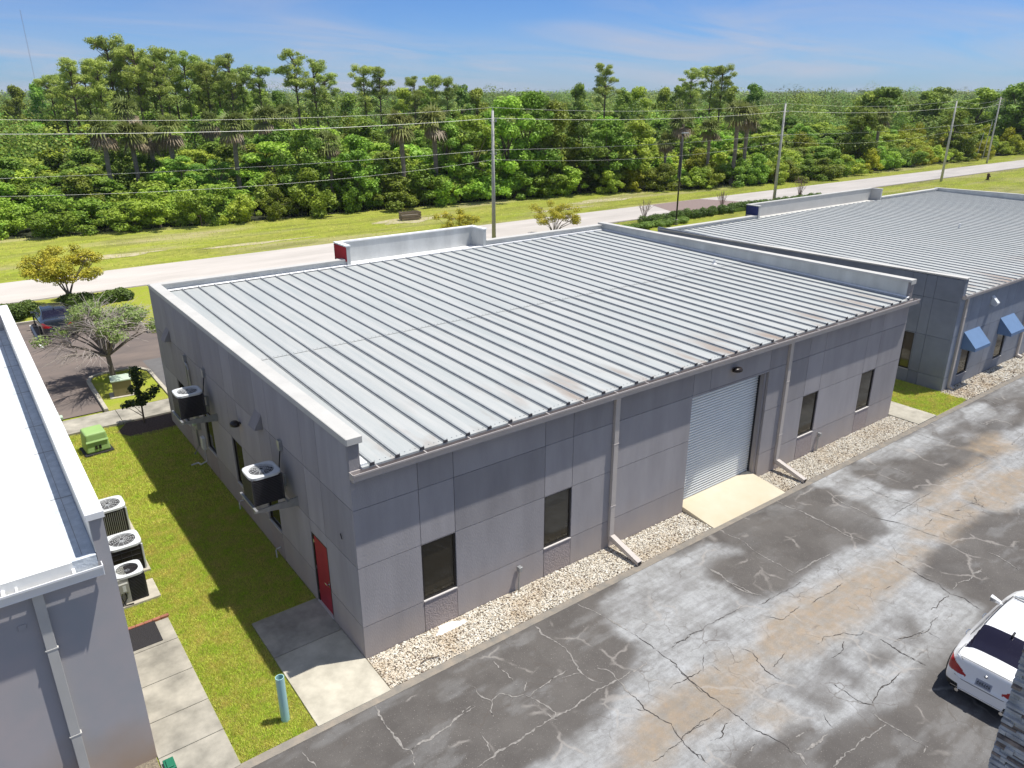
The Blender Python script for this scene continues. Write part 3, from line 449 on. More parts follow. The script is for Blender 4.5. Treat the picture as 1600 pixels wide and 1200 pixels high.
def patch(name,cx,cy,rx,ry,m,seed,z=-.045):
    rr=random.Random(seed); n=40; ph=[rr.uniform(0,6.28) for _ in range(5)]
    poly(name,[(cx+rx*math.cos(6.2832*i/n)*(1+.25*math.sin(3*6.2832*i/n+ph[0])+.15*math.sin(7*6.2832*i/n+ph[1])+.1*math.sin(13*6.2832*i/n+ph[2])),cy+ry*math.sin(6.2832*i/n)*(1+.25*math.sin(4*6.2832*i/n+ph[3])+.15*math.sin(9*6.2832*i/n+ph[4]))) for i in range(n)],z,m)
M['sand']=mat('sandy_soil',(0.55,0.47,0.34),1,col2=(0.36,0.34,0.12),vscale=1.6,bump=.5,bscale=8,detail=8)
patch('sand_patch',34.2,58.4,4.2,1.5,M['sand'],1); patch('sand_patch',5,56.6,3.6,.8,M['sand'],2); patch('sand_patch',52,54.6,4.5,.6,M['sand'],3); patch('sand_patch',16,55.2,5,.5,M['sand'],4); patch('sand_patch',62,57.5,4.5,1.2,M['sand'],5)
poly('parking_stripe',rect(-3.1,-2.98,32,37.3),-0.008,M['whitepaint'])
poly('mulch_bed',[(-2.1,17.7),(-1.7,17.0),(-1.0,16.8),(-0.1,16.9),(3.5,17.75),(3.5,18.5),(-0.2,18.55),(-1.6,18.55)],0.0,M['mulch'])
poly('left_front_bed',rect(-26,-4.72,-1.22,-.002),-0.012,M['gravelbed'])
# the ramp of the roller door
b=MB(); b.prism([(-1.27,-0.02),(-1.27,0.02),(-0.02,0.17),(0.55,0.2),(0.55,-0.02)],'x',11.27,15.0)
tag(b.build('door_ramp',M['ramp'],bevel=0.01),kind='structure')
# gravel
poly('gravel_bed',[(-0.01,-1.22),(24.2,-1.22),(24.2,-0.0),(-0.0,-0.0)],-0.012,M['gravelbed'])
poly('gravel_bed',[(28.2,-1.22),(95,-1.22),(95,0.02),(28.6,0.02)],-0.010,M['gravelbed'])
def pebbles(name,boxes,n,s0,s1,seed):
    r=np.random.default_rng(seed)
    ico=bmesh.new(); bmesh.ops.create_icosphere(ico,subdivisions=1,radius=1); iv=np.array([v.co[:] for v in ico.verts]); iff=np.array([[v.index for v in f.verts] for f in ico.faces]); ico.free()
    ar=np.array([(x1-x0)*(y1-y0) for x0,x1,y0,y1 in boxes]); cnt=(n*ar/ar.sum()).astype(int); Vs=[];Fs=[];k=0
    for (x0,x1,y0,y1),c in zip(boxes,cnt):
        p=np.stack([r.uniform(x0,x1,c),r.uniform(y0,y1,c)],1); s=r.uniform(s0,s1,c)*np.where(r.random(c)<0.1,1.5,1); sc=np.stack([s*r.uniform(.7,1.3,c),s*r.uniform(.7,1.2,c),s*r.uniform(.4,.8,c)],1); a=r.uniform(0,6.28,c)
        v=iv[None]*sc[:,None]*(1+r.normal(size=(c,len(iv),1))*0.12); x=v[...,0]*np.cos(a)[:,None]-v[...,1]*np.sin(a)[:,None]; y=v[...,0]*np.sin(a)[:,None]+v[...,1]*np.cos(a)[:,None]
        V=np.stack([x+p[:,:1],y+p[:,1:],v[...,2]+s[:,None]*0.35-0.005],-1); Vs.append(V.reshape(-1,3)); Fs.append((iff[None]+(np.arange(c)*len(iv))[:,None,None]+k).reshape(-1,3)); k+=c*len(iv)
    o=npmesh(name,np.concatenate(Vs),np.concatenate(Fs),pebble_mat(name),nside=3); tag(o,kind='stuff',label='pale river gravel spread along the foot of the building',cat='gravel')
def pebble_mat(name):
    m=mat('pebble_mix',(0.6,0.52,0.4),0.85,spec=0.2); nt=m.node_tree; N=nt.nodes; L=nt.links; b=N['Principled BSDF']
    g=N.new('ShaderNodeNewGeometry'); cr=N.new('ShaderNodeValToRGB'); L.new(g.outputs['Random Per Island'],cr.inputs[0]); e=cr.color_ramp
    e.elements[0].color=(0.14,0.10,0.08,1); e.elements[1].color=(0.80,0.78,0.72,1); e.elements[1].position=1
    for p,c in ((0.12,(0.27,0.22,0.17)),(0.2,(0.56,0.49,0.38)),(0.6,(0.69,0.64,0.54))):
        k=e.elements.new(p); k.color=(*c,1)
    n=N.new('ShaderNodeTexNoise'); n.inputs['Scale'].default_value=0.7; n.inputs['Detail'].default_value=5; L.new(g.outputs['Position'],n.inputs['Vector'])
    mr=N.new('ShaderNodeMapRange'); mr.inputs[1].default_value=0.5; mr.inputs[2].default_value=0.7; mr.inputs[4].default_value=0.55; L.new(n.outputs[0],mr.inputs[0])
    mx=N.new('ShaderNodeMix'); mx.data_type='RGBA'; mx.blend_type='MULTIPLY'; L.new(mr.outputs[0],mx.inputs['Factor']); L.new(cr.outputs[0],mx.inputs['A']); mx.inputs['B'].default_value=(0.72,0.58,0.42,1); L.new(mx.outputs['Result'],b.inputs['Base Color']); return m
pebbles('gravel',[(0.02,11.25,-1.2,-0.02),(15.03,24.18,-1.2,-0.02)],52000,0.011,0.024,5)
pebbles('gravel_by_blue_building',[(28.5,45,-1.2,-0.02)],14000,0.02,0.042,6)
def blob(name,cx,cy,rx,ry,h,m,label,cat,seed=1):
    r=np.random.default_rng(seed); n=28; b=MB(); ring=[]; V=[(cx,cy,h)]
    rr=[1+0.18*math.sin(3*2*math.pi*i/n+seed)+0.1*r.normal() for i in range(n)]
    for k,(s,z) in enumerate(((0.5,h*0.9),(0.85,h*0.6),(1.0,0.0))):
        V+=[(cx+rx*s*rr[i]*math.cos(6.2832*i/n),cy+ry*s*rr[i]*math.sin(6.2832*i/n),z+(r.random()-.5)*0.01*(k<2)) for i in range(n)]
    F=[(0,1+i,1+(i+1)%n) for i in range(n)]+[(1+k*n+i,1+(k+1)*n+i,1+(k+1)*n+(i+1)%n,1+k*n+(i+1)%n) for k in range(2) for i in range(n)]
    b.add(V,F); return tag(b.build(name,m,smooth=True),label,cat)
blob('paint_spill',2.22,-0.22,0.42,0.16,0.05,M['spill'],'white hardened paint spill on the gravel below the nearest window','spill',3)
t=MB(); t.tube([(0.95,-0.95,0.05),(1.15,-0.92,0.06),(1.42,-1.0,0.04)],0.014,6); tag(t.build('stick',M['bark']),'short dark stick lying on the gravel near the building corner','stick')
# grass blades
def blades(name,regions,n,h,seed,label,m='grassblade'):
    r=np.random.default_rng(seed); ar=np.array([(a[1]-a[0])*(a[3]-a[2]) for a in regions]); P=[]
    for a,c in zip(regions,(n*ar/ar.sum()).astype(int)): P.append(np.stack([r.uniform(a[0],a[1],c),r.uniform(a[2],a[3],c)],1))
    P=np.concatenate(P); c=len(P); a=r.uniform(0,6.283,c); w=h*0.16; hh=h*r.uniform(.5,1.2,c)*(0.6+0.8*fbm(P[:,0],P[:,1],1.5,4,seed)); d=np.stack([np.cos(a),np.sin(a)],1)
    le=r.normal(size=(c,2))*h*0.45
    z0=np.full((c,1),-0.015)
    A=np.concatenate([P-d*w,z0],1); B=np.concatenate([P+d*w,z0],1); C=np.concatenate([P+le,hh[:,None]],1)
    V=np.stack([A,B,C],1).reshape(-1,3); F=np.arange(len(V)).reshape(-1,3)
    tag(npmesh(name,V,F,M[m],nside=3),label,'grass',kind='stuff')
blades('grass_blades',[(-3.38,-1.78,-1.2,3),(-4.4,-3.38,4.6,9.5),(-3.38,-0.02,3,9.5)],230000,0.045,11,'mown lawn grass between the two grey buildings')
blades('grass_blades_far',[(-4.5,-0.02,9.5,17.0),(-4.5,-2.0,17,18.5),(-1.75,0.45,20.6,24.5)],95000,0.055,12,'mown lawn grass toward the sidewalk end')
blades('grass_blades_east',[(25.78,28.6,-1.15,2.5)],40000,0.065,13,'small lawn patch before the blue trimmed building')
blades('grass_verge',[(-25,90,50.9,72),(90,170,50.9,56),(78,170,30,43),(50,78,38.5,43.3)],26000,0.14,14,'rough verge grass along the road')
# ------------------------------------------------------------ buildings
def panel_wall(parent,P,u0,u1,H,ucuts,zcuts,holes,m,mr=None,thick=0.09,gap=0.016,name='wall',Htop=None):
    """P(u,d,z)->xyz, d = depth into the building. Panels between the cuts with open joints; holes = (u0,u1,z0,z1)."""
    b=MB(); us=sorted(set([u0,u1]+list(ucuts))); zs=[-0.1]+sorted(zcuts)+[H]
    for i in range(len(us)-1):
        for j in range(len(zs)-1):
            a,c,d,e=us[i],us[i+1],zs[j],zs[j+1]
            rough=0
            for h in holes:
                if a>=h[0]-.02 and c<=h[1]+.02 and e<=h[2]+0.05 and h[2]>0.3: rough=1
            b.m=rough if mr else 0
            cells=[(a,c,d,e)]
            for h in holes:
                nc=[]
                for (a1,c1,d1,e1) in cells:
                    if h[0]>=c1-1e-4 or h[1]<=a1+1e-4 or h[2]>=e1-1e-4 or h[3]<=d1+1e-4: nc.append((a1,c1,d1,e1)); continue
                    if h[0]>a1+.01: nc.append((a1,h[0],d1,e1))
                    if h[1]<c1-.01: nc.append((h[1],c1,d1,e1))
                    if h[2]>d1+.01: nc.append((max(a1,h[0]),min(c1,h[1]),d1,h[2]))
                    if h[3]<e1-.01: nc.append((max(a1,h[0]),min(c1,h[1]),h[3],e1))
                cells=nc
            for (a1,c1,d1,e1) in cells:
                ga=gap/2 if (a1==a and i>0) else 0; gc=gap/2 if (c1==c and i<len(us)-2) else 0; gd=gap/2 if (d1==d and j>0) else 0; ge=gap/2 if (e1==e and j<len(zs)-2) else 0
                pr=0.0 if not rough else 0.004
                pts=[P(uu,dd,zz) for zz in (d1+gd,e1-ge) for (uu,dd) in ((a1+ga,-pr),(c1-gc,-pr),(c1-gc,thick),(a1+ga,thick))]
                b.add(pts,[(3,2,1,0),(4,5,6,7),(0,1,5,4),(1,2,6,5),(2,3,7,6),(3,0,4,7)])
    o=b.build(name,[m,mr or m],parent); pr=random.Random(int(u1*7+H)); k=len(o.data.polygons)//6; v=[]
    for i in range(k): v+=[pr.random()]*6
    at=o.data.attributes.new('panel','FLOAT','FACE'); at.data.foreach_set('value',v+[.5]*(len(o.data.polygons)-len(v))); return o
def window(parent,P,u0,u1,z0,z1,m_glass=None,fr=0.055,rec=0.035,label=None):
    f=MB()
    def bx(mb,a,c,d0,d1,e,g): mb.add([P(uu,dd,zz) for zz in (e,g) for (uu,dd) in ((a,d0),(c,d0),(c,d1),(a,d1))],[(3,2,1,0),(4,5,6,7),(0,1,5,4),(1,2,6,5),(2,3,7,6),(3,0,4,7)])
    d0,d1=rec,rec+0.05
    bx(f,u0,u0+fr,d0,d1,z0,z1); bx(f,u1-fr,u1,d0,d1,z0,z1); bx(f,u0+fr,u1-fr,d0,d1,z1-fr,z1); bx(f,u0+fr,u1-fr,d0,d1,z0,z0+fr)
    w=f.build('window',M['frame'],parent)
    if label: w['label']=label
    g=MB(); bx(g,u0+fr,u1-fr,d0+.022,d0+.03,z0+fr,z1-fr); g.build('pane',m_glass or M['glass'],w)
    s=MB(); bx(s,u0,u1,-0.02,d0-.002,z0-.03,z0-.002); s.build('sill',M['sill'],w)
    return w
def ribs(mb,x0,x1,step,y0,z0,y1,z1,w=0.066,h=0.062):
    x=x0
    while x<x1:
        for (ww,h0,h1) in ((w*1.9,0.0,0.016),(w,0.016,h)):
            mb.add([(x-ww/2,y0,z0+h0),(x+ww/2,y0,z0+h0),(x+ww*.4,y0,z0+h1),(x-ww*.4,y0,z0+h1),(x-ww/2,y1,z1+h0),(x+ww/2,y1,z1+h0),(x+ww*.4,y1,z1+h1),(x-ww*.4,y1,z1+h1)],[(0,1,2,3),(7,6,5,4),(0,4,5,1),(1,5,6,2),(2,6,7,3),(3,7,4,0)])
        x+=step
def gutter(parent,x0,x1,y,z,m,d=0.17,h=0.17):
    prof=[(y,z),(y-d,z),(y-d-.012,z-.05),(y-d,z-h),(y-.005,z-h),(y-.005,z-h+.012),(y-d+.015,z-h+.012),(y-d+.003,z-.05),(y-d+.02,z-.014),(y,z-.014)]
    prof=[(y-d,z+.01),(y-d-.02,z+.01),(y-d-.02,z-.03),(y-d,z-.05),(y-d+.02,z-h+.03),(y-d+.02,z-h),(y,z-h),(y,z-h+.015),(y-d+.04,z-h+.015),(y-d+.012,z-.04)]
    b=MB(); b.prism(prof,'x',x0,x1); b.box(x0-.004,x0+.01,y-d,y,z-h+.002,z); b.box(x1-.01,x1+.004,y-d,y,z-h+.002,z)
    x=x0+.6
    while x<x1-.2: b.box(x,x+.03,y-d-.004,y-.001,z+.004,z+.012); x+=1.2
    return b.build('gutter',m,parent)
def downspout(parent,x,y,ztop,kick,m,label=None,w=0.17,d=0.10,length=1.27):
    b=MB(); b.box(x-w/2,x+w/2,y-d,y-.002,0.42,ztop)
    for z in (1.4,3.4): b.box(x-w/2-.02,x+w/2+.02,y-d-.006,y-.001,z,z+.03)
    if kick:
        p=[(y-d,0.42),(y-.002,0.42),(y-.06,0.3),(y-length,0.04),(y-length,0.04+d*1.15),(y-d-.03,0.46)]
        b.prism(p,'x',x-w/2,x+w/2)
    else:
        b.prism([(y-d,0.42),(y-.002,0.42),(y-.02,0.06),(y-.3,0.03),(y-.3,0.13),(y-d,0.2)],'x',x-w/2,x+w/2)
    o=b.build('downspout',m,parent,bevel=0.006)
    if label: o['label']=label
    mo=MB()
    if kick: mo.box(x-w/2+.012,x+w/2-.012,y-length-.004,y-length+.0,0.052,0.04+d*1.0)
    else: mo.box(x-w/2+.012,x+w/2-.012,y-.304,y-.3,0.04,0.12)
    mo.build('outlet',M['blackmetal'],o)
    return o
def warehouse():
    L,W,H=24.08,17.68,5.76; rt=empty('warehouse')
    tag(rt,'grey stucco warehouse with ribbed metal roof, roller door and red side door','warehouse')
    PF=lambda u,d,z:(u,d,z); PL=lambda u,d,z:(d,u,z); PR=lambda u,d,z:(L-d,u,z); PB=lambda u,d,z:(u,W-d,z)
    zc=[0.91,2.54,4.05]; ww=.974
    xs=[1.653,5.469,17.377,21.27]; holes=[(x,x+ww,0.918,2.528) for x in xs]+[(11.25,15.1,-1,3.98)]
    HF=4.9
    fcuts=[1.653,1.653+ww,4.1,5.469,5.469+ww,9.5,11.25,12.05,15.1,16.35,17.377,17.377+ww,21.27,21.27+ww]
    fcuts=[c for c in fcuts if c not in (4.1,9.5)]
    panel_wall(rt,PF,0,L,HF,fcuts,zc,holes,M['stucco'],M['rough_stucco'])
    for i,x in enumerate(xs): window(rt,PF,x,x+ww,0.918,2.528)
    ys=[5.14,8.0,11.2,14.45]; lh=[(y,y+ww,0.918,2.528) for y in ys]+[(1.79,2.79,-1,2.17)]
    lc=[1.79,2.79]+[v for y in ys for v in (y,y+ww)]
    panel_wall(rt,PL,0.0925,W,H,lc,zc,lh,M['stucco'],M['rough_stucco'])
    for y in ys: window(rt,PL,y,y+ww,0.918,2.528)
    panel_wall(rt,PR,0.0925,W,H,[2,6,10,14],zc,[],M['stucco'])
    panel_wall(rt,PB,0.0925,L-.0925,H-.06,[4,8.2,12,15.75,20],zc,[(8.2,15.75,5.36,9)],M['stucco'])
    c=MB()  # dark core behind joints, split round the roller door recess
    c.box(.093,11.1,.093,W-.1,-.05,4.86); c.box(15.25,L-.093,.094,W-.1,-.05,4.86); c.box(11.1,15.25,.62,W-.101,-.05,4.861); c.box(11.1,15.25,.095,.62,4.05,4.859)
    c.each('inner_core',M['joint'],rt)
    # parapets: inner leaves and copings
    p=MB(); p.box(.093,.26,.0905,W-.1,4.87,H-.002); p.box(L-.26,L-.0925,.0905,W-.1,4.87,H-.003); p.box(.26,8.2,W-.26,W-.093,4.87,H-.062); p.box(15.75,L-.26,W-.26,W-.093,4.87,H-.062); p.box(8.2,15.75,W-.259,W-.094,4.87,5.37)
    p.each('parapet_inner',M['flash'],rt)
    e=MB(); e.box(.001,.26,-.012,.09,4.9,H-.004); e.box(L-.26,L-.001,-.012,.09,4.9,H-.004); e.each('parapet_end',M['stucco'],rt)
    k=MB(); k.box(-.03,.33,-.05,W-.34,H,H+.07); k.box(L-.34,L+.04,-.05,W+.03,H-.001,H+.09); k.box(-.03,8.13,W-.34,W+.03,H-.058,H+.0); k.box(15.82,L-.345,W-.34,W+.03,H-.058,H+.0)
    k.box(-.045,-.03,-.06,W-.34,H-.09,H+.068); k.box(-.03,.33,-.065,-.05,H-.09,H+.068); k.box(L-.34,L+.04,-.065,-.05,H-.1,H+.088)
    k.each('coping',M['coping'],rt,bevel=0.006)
    # raised parapet box over the street entrance, open toward the roof
    X0,X1,Y1,ZT=8.2,15.75,18.5,6.32
    q=MB(); q.box(X0,X0+.16,W-.38,Y1,4.9,ZT); q.box(X1-.16,X1,W-.38,Y1,4.9,ZT); q.box(X0+.16,X1-.16,Y1-.15,Y1,4.9,ZT); q.each('raised_parapet',M['flash'],rt)
    q=MB(); q.box(X0-.04,X0-.001,W-.34,Y1+.04,5.66,ZT-.03); q.box(X0-.04,X1+.04,Y1+.001,Y1+.04,4.9,ZT-.03); q.each('raised_parapet_face',M['redwall'],rt)
    q=MB(); q.box(X0-.06,X0+.2,W-.40,Y1+.06,ZT,ZT+.06); q.box(X1-.2,X1+.06,W-.40,Y1+.06,ZT,ZT+.06); q.box(X0+.2,X1-.2,Y1-.19,Y1+.06,ZT,ZT+.06); q.each('coping',M['coping_white'],rt,bevel=.005)
    q=MB(); q.box(X0+.16,X1-.16,W-.262,Y1-.15,5.0,5.40); q.build('entry_roof',M['coping_white'],rt)
    # roof
    zf,zb=5.10,5.44; y0,y1=-.10,W-.27; r=MB(); 
    ymid=7.7; zm=zf+(zb-zf)*(ymid-y0)/(y1-y0)
    r.add([(.262,y0,zf),(L-.262,y0,zf),(L-.262,ymid,zm),(.262,ymid,zm),(.262,ymid-.03,zm+.012),(L-.262,ymid-.03,zm+.012),(L-.262,y1,zb+.012),(.262,y1,zb+.012)],[(0,1,2,3),(4,5,6,7)])
    r.add([(.262,y0,zf),(L-.262,y0,zf),(L-.262,y0,zf-.05),(.262,y0,zf-.05)],[(0,1,2,3)])
    ro=r.build('metal_roof',M['roof'],rt)
    s=MB(); ribs(s,.50,L-.3,.6263,y0+.01,zf+.001,y1-.02,zb+.013,.062,.056); 
    s.m=1; x=.50
    while x<L-.3: s.box(x-.055,x+.055,y0-.012,y0+.012,zf-.012,zf+.055); x+=.6263
    s.m=2; x=.50+.6263/2
    while x<L-.5:
        for k in (-.2,-.07,.07,.2):
            for yy in (y0+.12,ymid+.05): zz=zf+(zb-zf)*(yy-y0)/(y1-y0)+(.012 if yy>1 else 0); s.box(x+k-.011,x+k+.011,yy-.011,yy+.011,zz,zz+.01)
        x+=.6263
    s.build('standing_seams',[M['rib'],M['joint'],M['galv']],rt)
    t=MB(); t.box(.262,L-.262,y1-.16,y1,zb+.014,zb+.09); t.box(.262,.42,-.03,y1-.17,4.95,5.5)
    t.v=[(x,y,(z if z<5.2 else zf+.05+(zb-zf)*(y-y0)/(y1-y0))) if (x<.43 and y<y1-.15) else (x,y,z) for x,y,z in t.v]
    t.add([(L-.45,-.05,zf+.035),(L-.263,-.05,zf+.09),(L-.263,y1-.17,zb+.1),(L-.45,y1-.17,zb+.045)],[(0,1,2,3)]); t.build('flashing',M['coping_white'],rt)
    fa=MB(); fa.box(.0,L+.12,-.045,-.003,4.9,5.04); fa.build('fascia',M['gutter'],rt)
    gutter(rt,-.03,L+.2,-.046,5.06,M['gutter'],d=.21,h=.18)
    downspout(rt,7.98,-.002,4.88,True,M['downspout']); downspout(rt,16.12,-.002,4.88,True,M['downspout'])
    # roller door
    d=empty('roller_door'); d.parent=rt
    sl=MB(); z=.2; n=40; h=(3.98-.2)/n
    for i in range(n): sl.m=0; sl.prism([(.345,z+i*h),(.318,z+i*h+h*.12),(.308,z+i*h+h*.4),(.322,z+i*h+h*.72),(.345,z+i*h+h*.76)],'x',11.28,14.98); sl.m=1; sl.box(11.28,14.98,.335,.345,z+i*h+h*.77,z+i*h+h*.999)
    sl.build('slats',[M['roller'],M['groove']],d)
    j=MB(); j.box(15.0,15.1,.092,.62,-.1,3.98); j.box(11.25,11.28,.092,.62,-.1,3.98); j.box(11.25,15.1,.092,.62,3.98,4.045); j.each('reveal',M['stucco'],d)
    j=MB(); j.box(14.98,15.0,.25,.36,.1,3.98); j.build('guide_rail',M['blackmetal'],d); j=MB(); j.box(11.28,14.98,.30,.36,.16,.21); j.build('bottom_rail',M['galv'],d)
    # red side door
    d=empty('side_door'); d.parent=rt
    j=MB(); j.box(.035,.08,1.87,2.71,.06,2.10); lf=j.build('door_leaf',M['red'],d,bevel=.004)
    j=MB(); j.box(.015,.085,1.79,1.865,.0,2.17); j.box(.015,.085,2.715,2.79,.0,2.17); j.box(.015,.085,1.865,2.715,2.105,2.17); j.build('door_frame',M['frame'],d)
    j=MB(); j.box(-.02,.1,1.8,2.78,-.02,.055); j.build('threshold',M['sill'],d)
    j=MB(); j.tube([(.035,1.97,.98),(-.03,1.97,.98)],.014,8); j.tube([(-.03,1.96,.98),(-.03,2.1,.98)],.011,8); j.box(.026,.034,1.94,2.0,.9,1.06); j.build('handle',M['chrome'],lf)
    for z in (.3,1.05,1.85):
        j=MB(); j.tube([(.028,2.72,z),(.028,2.72,z+.1)],.01,6); j.build('hinge',M['chrome'],d)
    # roof vent pipe
    v=MB(); v.tube([(22.2,8.2,5.25),(22.2,8.2,5.48)],.05,10); v.tube([(22.2,8.2,5.29),(22.2,8.2,5.33)],[.14,.07],10); v.build('vent_pipe',M['whiteplastic'],rt)
    # wedge shaped wall vents
    for y,z in ((5.9,4.2),(15.6,4.25)):
        v=MB(); v.add([(-.002,y-.26,z+.22),(-.002,y+.26,z+.22),(-.002,y-.26,z-.22),(-.002,y+.26,z-.22),(-.24,y-.26,z-.2),(-.24,y+.26,z-.2)],[(0,1,5,4),(2,3,1,0),(4,5,3,2),(0,4,2),(1,3,5)]); v.build('vent_hood',M['stucco'],rt)
    return rt
warehouse()
def blue_building():
    X,L,W=28.7,34.9,17.68; rt=empty('commercial_building',(X,0,0)); zf,zb=4.44,4.76
    tag(rt,'blue grey stucco building with ribbed metal roof and blue window awnings','building')
    PF=lambda u,d,z:(u,d,z); PL=lambda u,d,z:(d,u,z)
    H=lambda y:5.16-0.2*y/W
    holes=[(1.25,2.2,.5,2.4),(5.0,5.95,.5,2.4)]
    panel_wall(rt,PF,0,L,4.36,[.9,1.25,2.2,3.7,5.0,5.95,8.3,10.5,12,14.5,17,20,23,26,29,32],[.6,2.55],holes,M['stucco_blue'])
    for h in holes: window(rt,PF,*h)
    panel_wall(rt,PL,.0925,W,5.1,[1.15,1.6,2.2,6,10,14],[.6,2.4,4.1],[(1.64,2.14,.62,2.36)],M['stucco_blue']); 
    window(rt,PL,1.64,2.14,.62,2.36)
    c=MB(); c.box(.093,L-.1,.094,W-.1,-.05,4.3); c.each('inner_core',M['joint'],rt)
    w=MB(); w.prism([(.093,4.2),(W,4.2),(W,H(W)),(-.03,H(0)),(-.03,4.37),(.093,4.37)],'x',.093,.25); w.prism([(-.03,4.3),(W,4.3),(W,H(W)),(-.03,H(0))],'x',L-.26,L); w.box(.25,9.4,W-.26,W,4.2,H(W)-.05); w.box(25.2,L-.26,W-.26,W,4.2,H(W)-.05); w.box(9.4,25.2,W-.259,W-.001,4.2,4.72); w.each('parapet_inner',M['flash'],rt)
    e=MB(); e.box(.001,.26,-.034,.09,4.37,H(0)-.01); e.each('parapet_end',M['stucco_blue'],rt)
    k=MB()
    for a,b_ in ((-.03,.3),(L-.3,L+.03)): k.prism([(-.06,H(0)),(W+.03,H(W)),(W+.03,H(W)+.06),(-.06,H(0)+.06)],'x',a,b_)
    k.box(.3,9.33,W-.32,W+.03,H(W)-.055,H(W)+.003); k.box(25.27,L-.3,W-.32,W+.03,H(W)-.055,H(W)+.003); k.each('coping',M['coping'],rt)
    X0,X1,Y1,ZT=9.4,25.2,18.3,5.56
    q=MB(); q.box(X0,X0+.16,W-.35,Y1,4.3,ZT); q.box(X1-.16,X1,W-.35,Y1,4.3,ZT); q.box(X0+.16,X1-.16,Y1-.15,Y1,4.3,ZT); q.each('raised_parapet',M['coping'],rt)
    q=MB(); q.box(X0-.04,X0-.001,W-.3,Y1+.04,4.95,ZT-.03); q.box(X0-.04,X1+.04,Y1+.001,Y1+.04,4.3,ZT-.03); q.each('raised_parapet_face',M['bluewall'],rt)
    q=MB(); q.box(X0-.06,X0+.2,W-.37,Y1+.06,ZT,ZT+.05); q.box(X1-.2,X1+.06,W-.37,Y1+.06,ZT,ZT+.05); q.box(X0+.2,X1-.2,Y1-.19,Y1+.06,ZT,ZT+.05); q.each('coping',M['coping'],rt)
    q=MB(); q.box(X0+.16,X1-.16,W+.001,Y1-.15,4.3,4.70); q.build('entry_roof',M['coping'],rt)
    r=MB(); r.add([(.25,-.1,zf),(L-.26,-.1,zf),(L-.26,W-.26,zb),(.25,W-.26,zb)],[(0,1,2,3)]); r.add([(.25,-.1,zf),(L-.26,-.1,zf),(L-.26,-.1,zf-.06),(.25,-.1,zf-.06)],[(0,1,2,3)]); r.build('metal_roof',M['roof'],rt)
    s=MB(); ribs(s,.5,L-.3,.61,-.09,zf+.001,W-.28,zb+.001,.05,.045); s.build('standing_seams',M['rib'],rt)
    gutter(rt,-.0,L,-.035,4.45,M['gutter'],d=.14,h=.15)
    downspout(rt,.55,-.002,4.3,False,M['downspout']); downspout(rt,7.9,-.002,4.3,False,M['downspout'])
    for u in (1.05,4.8):
        a=MB(); u0,u1=u,u+1.5; zt,zm,zd=2.62,1.98,1.83; d=.62
        a.add([(u0,-.005,zt),(u1,-.005,zt),(u1,-d,zm),(u0,-d,zm),(u0,-d,zd),(u1,-d,zd),(u0,-.005,zd),(u1,-.005,zd)],[(0,1,2,3),(3,2,5,4),(0,3,4,6),(1,7,5,2)]); aw=a.build('awning',M['awning'],rt)
        so=aw.modifiers.new('s','SOLIDIFY'); so.thickness=.015
    v=MB(); v.prism([(-.004,3.55),(-.22,3.5),(-.3,3.62),(-.3,3.66),(-.004,3.95)],'x',3.2,3.45); v.build('wall_light',M['acwhite'],rt)
    v=MB(); v.tube([(17.4,7.9,4.6),(17.4,7.9,4.86)],.06,10); v.build('vent_pipe',M['whiteplastic'],rt)
blue_building()
def left_building():
    x1,H,W=-4.70,5.74,17.3; x0=-26; rt=empty('white_roof_building',(0,0,0))
    tag(rt,'grey stucco building with flat white membrane roof at the left edge','building')
    w=MB(); w.box(x0,x1,0.0,.25,-.1,4.8); w.box(x1-.22,x1,.0,.25,4.8,H); w.box(x1-.22,x1,.25,W,-.1,H); w.box(x0,x1-.22,W-.22,W,-.1,H-.02); w.box(x0,x0+.2,.25,W-.22,-.1,H); w.build('wall',M['stucco_left'],rt)
    fl=MB(); fl.box(x1-.232,x1-.2205,.0,W-.22,5.0,H-.01); fl.build('parapet_flashing',M['flash'],rt)
    r=MB(); r.box(x0+.2,x1-.62,-.06,W-.22,4.7,4.97); r.build('roof',M['white_membrane'],rt)
    c=MB(); c.box(x1-.62,x1-.2325,-.05,W-.22,4.7,4.975); c.build('cant_strip',M['shaded_membrane'],rt)  # strip along the parapet, its shade painted into the membrane colour
    sm=MB()
    for y in (2.6,5.2,7.0,9.8,12.5,15): sm.box(x1-.618,x1-.235,y,y+.03,4.976,4.98)
    sm.box(x1-.44,x1-.43,.1,W-.4,4.9762,4.9815); sm.each('membrane_seam',M['membrane_seam'],rt)
    pt=MB()
    for (x,y,a,b_) in ((-6.1,1.2,.26,.18),(-5.75,.75,.14,.12),(-7.2,4.0,.3,.2)): pt.box(x,x+a,y,y+b_,4.9705,4.982)
    pt.each('roof_patch',M['white_membrane'],rt,bevel=.005)
    k=MB(); y=-.05; segs=[-.05,2.72,5.4,8.1,10.8,13.5,W]
    for a,b_ in zip(segs,segs[1:]): k.box(x1-.27,x1+.03,a+.004,b_-.004,H,H+.05)
    k.box(x1-.27,x1+.03,-.065,-.05,H-.08,H+.048); k.box(x0,x1-.28,W-.25,W+.03,H-.02,H+.03); k.each('coping',M['coping_white'],rt,bevel=.006)
    gutter(rt,x0,x1-.18,-.062,4.83,M['coping_white'],d=.17,h=.2)
    br=MB()
    for x in (-5.35,-6.4,-7.4): br.box(x,x+.05,-.24,-.06,4.835,4.85)
    br.each('gutter_bracket',M['coping_white'],rt)
    downspout(rt,-5.93,-.002,4.65,False,M['coping'])
    o=MB(); o.box(-6.32,-6.2,-.02,-.001,3.95,4.05); o.build('junction_box',M['stucco_left'],rt,bevel=.004)
left_building()
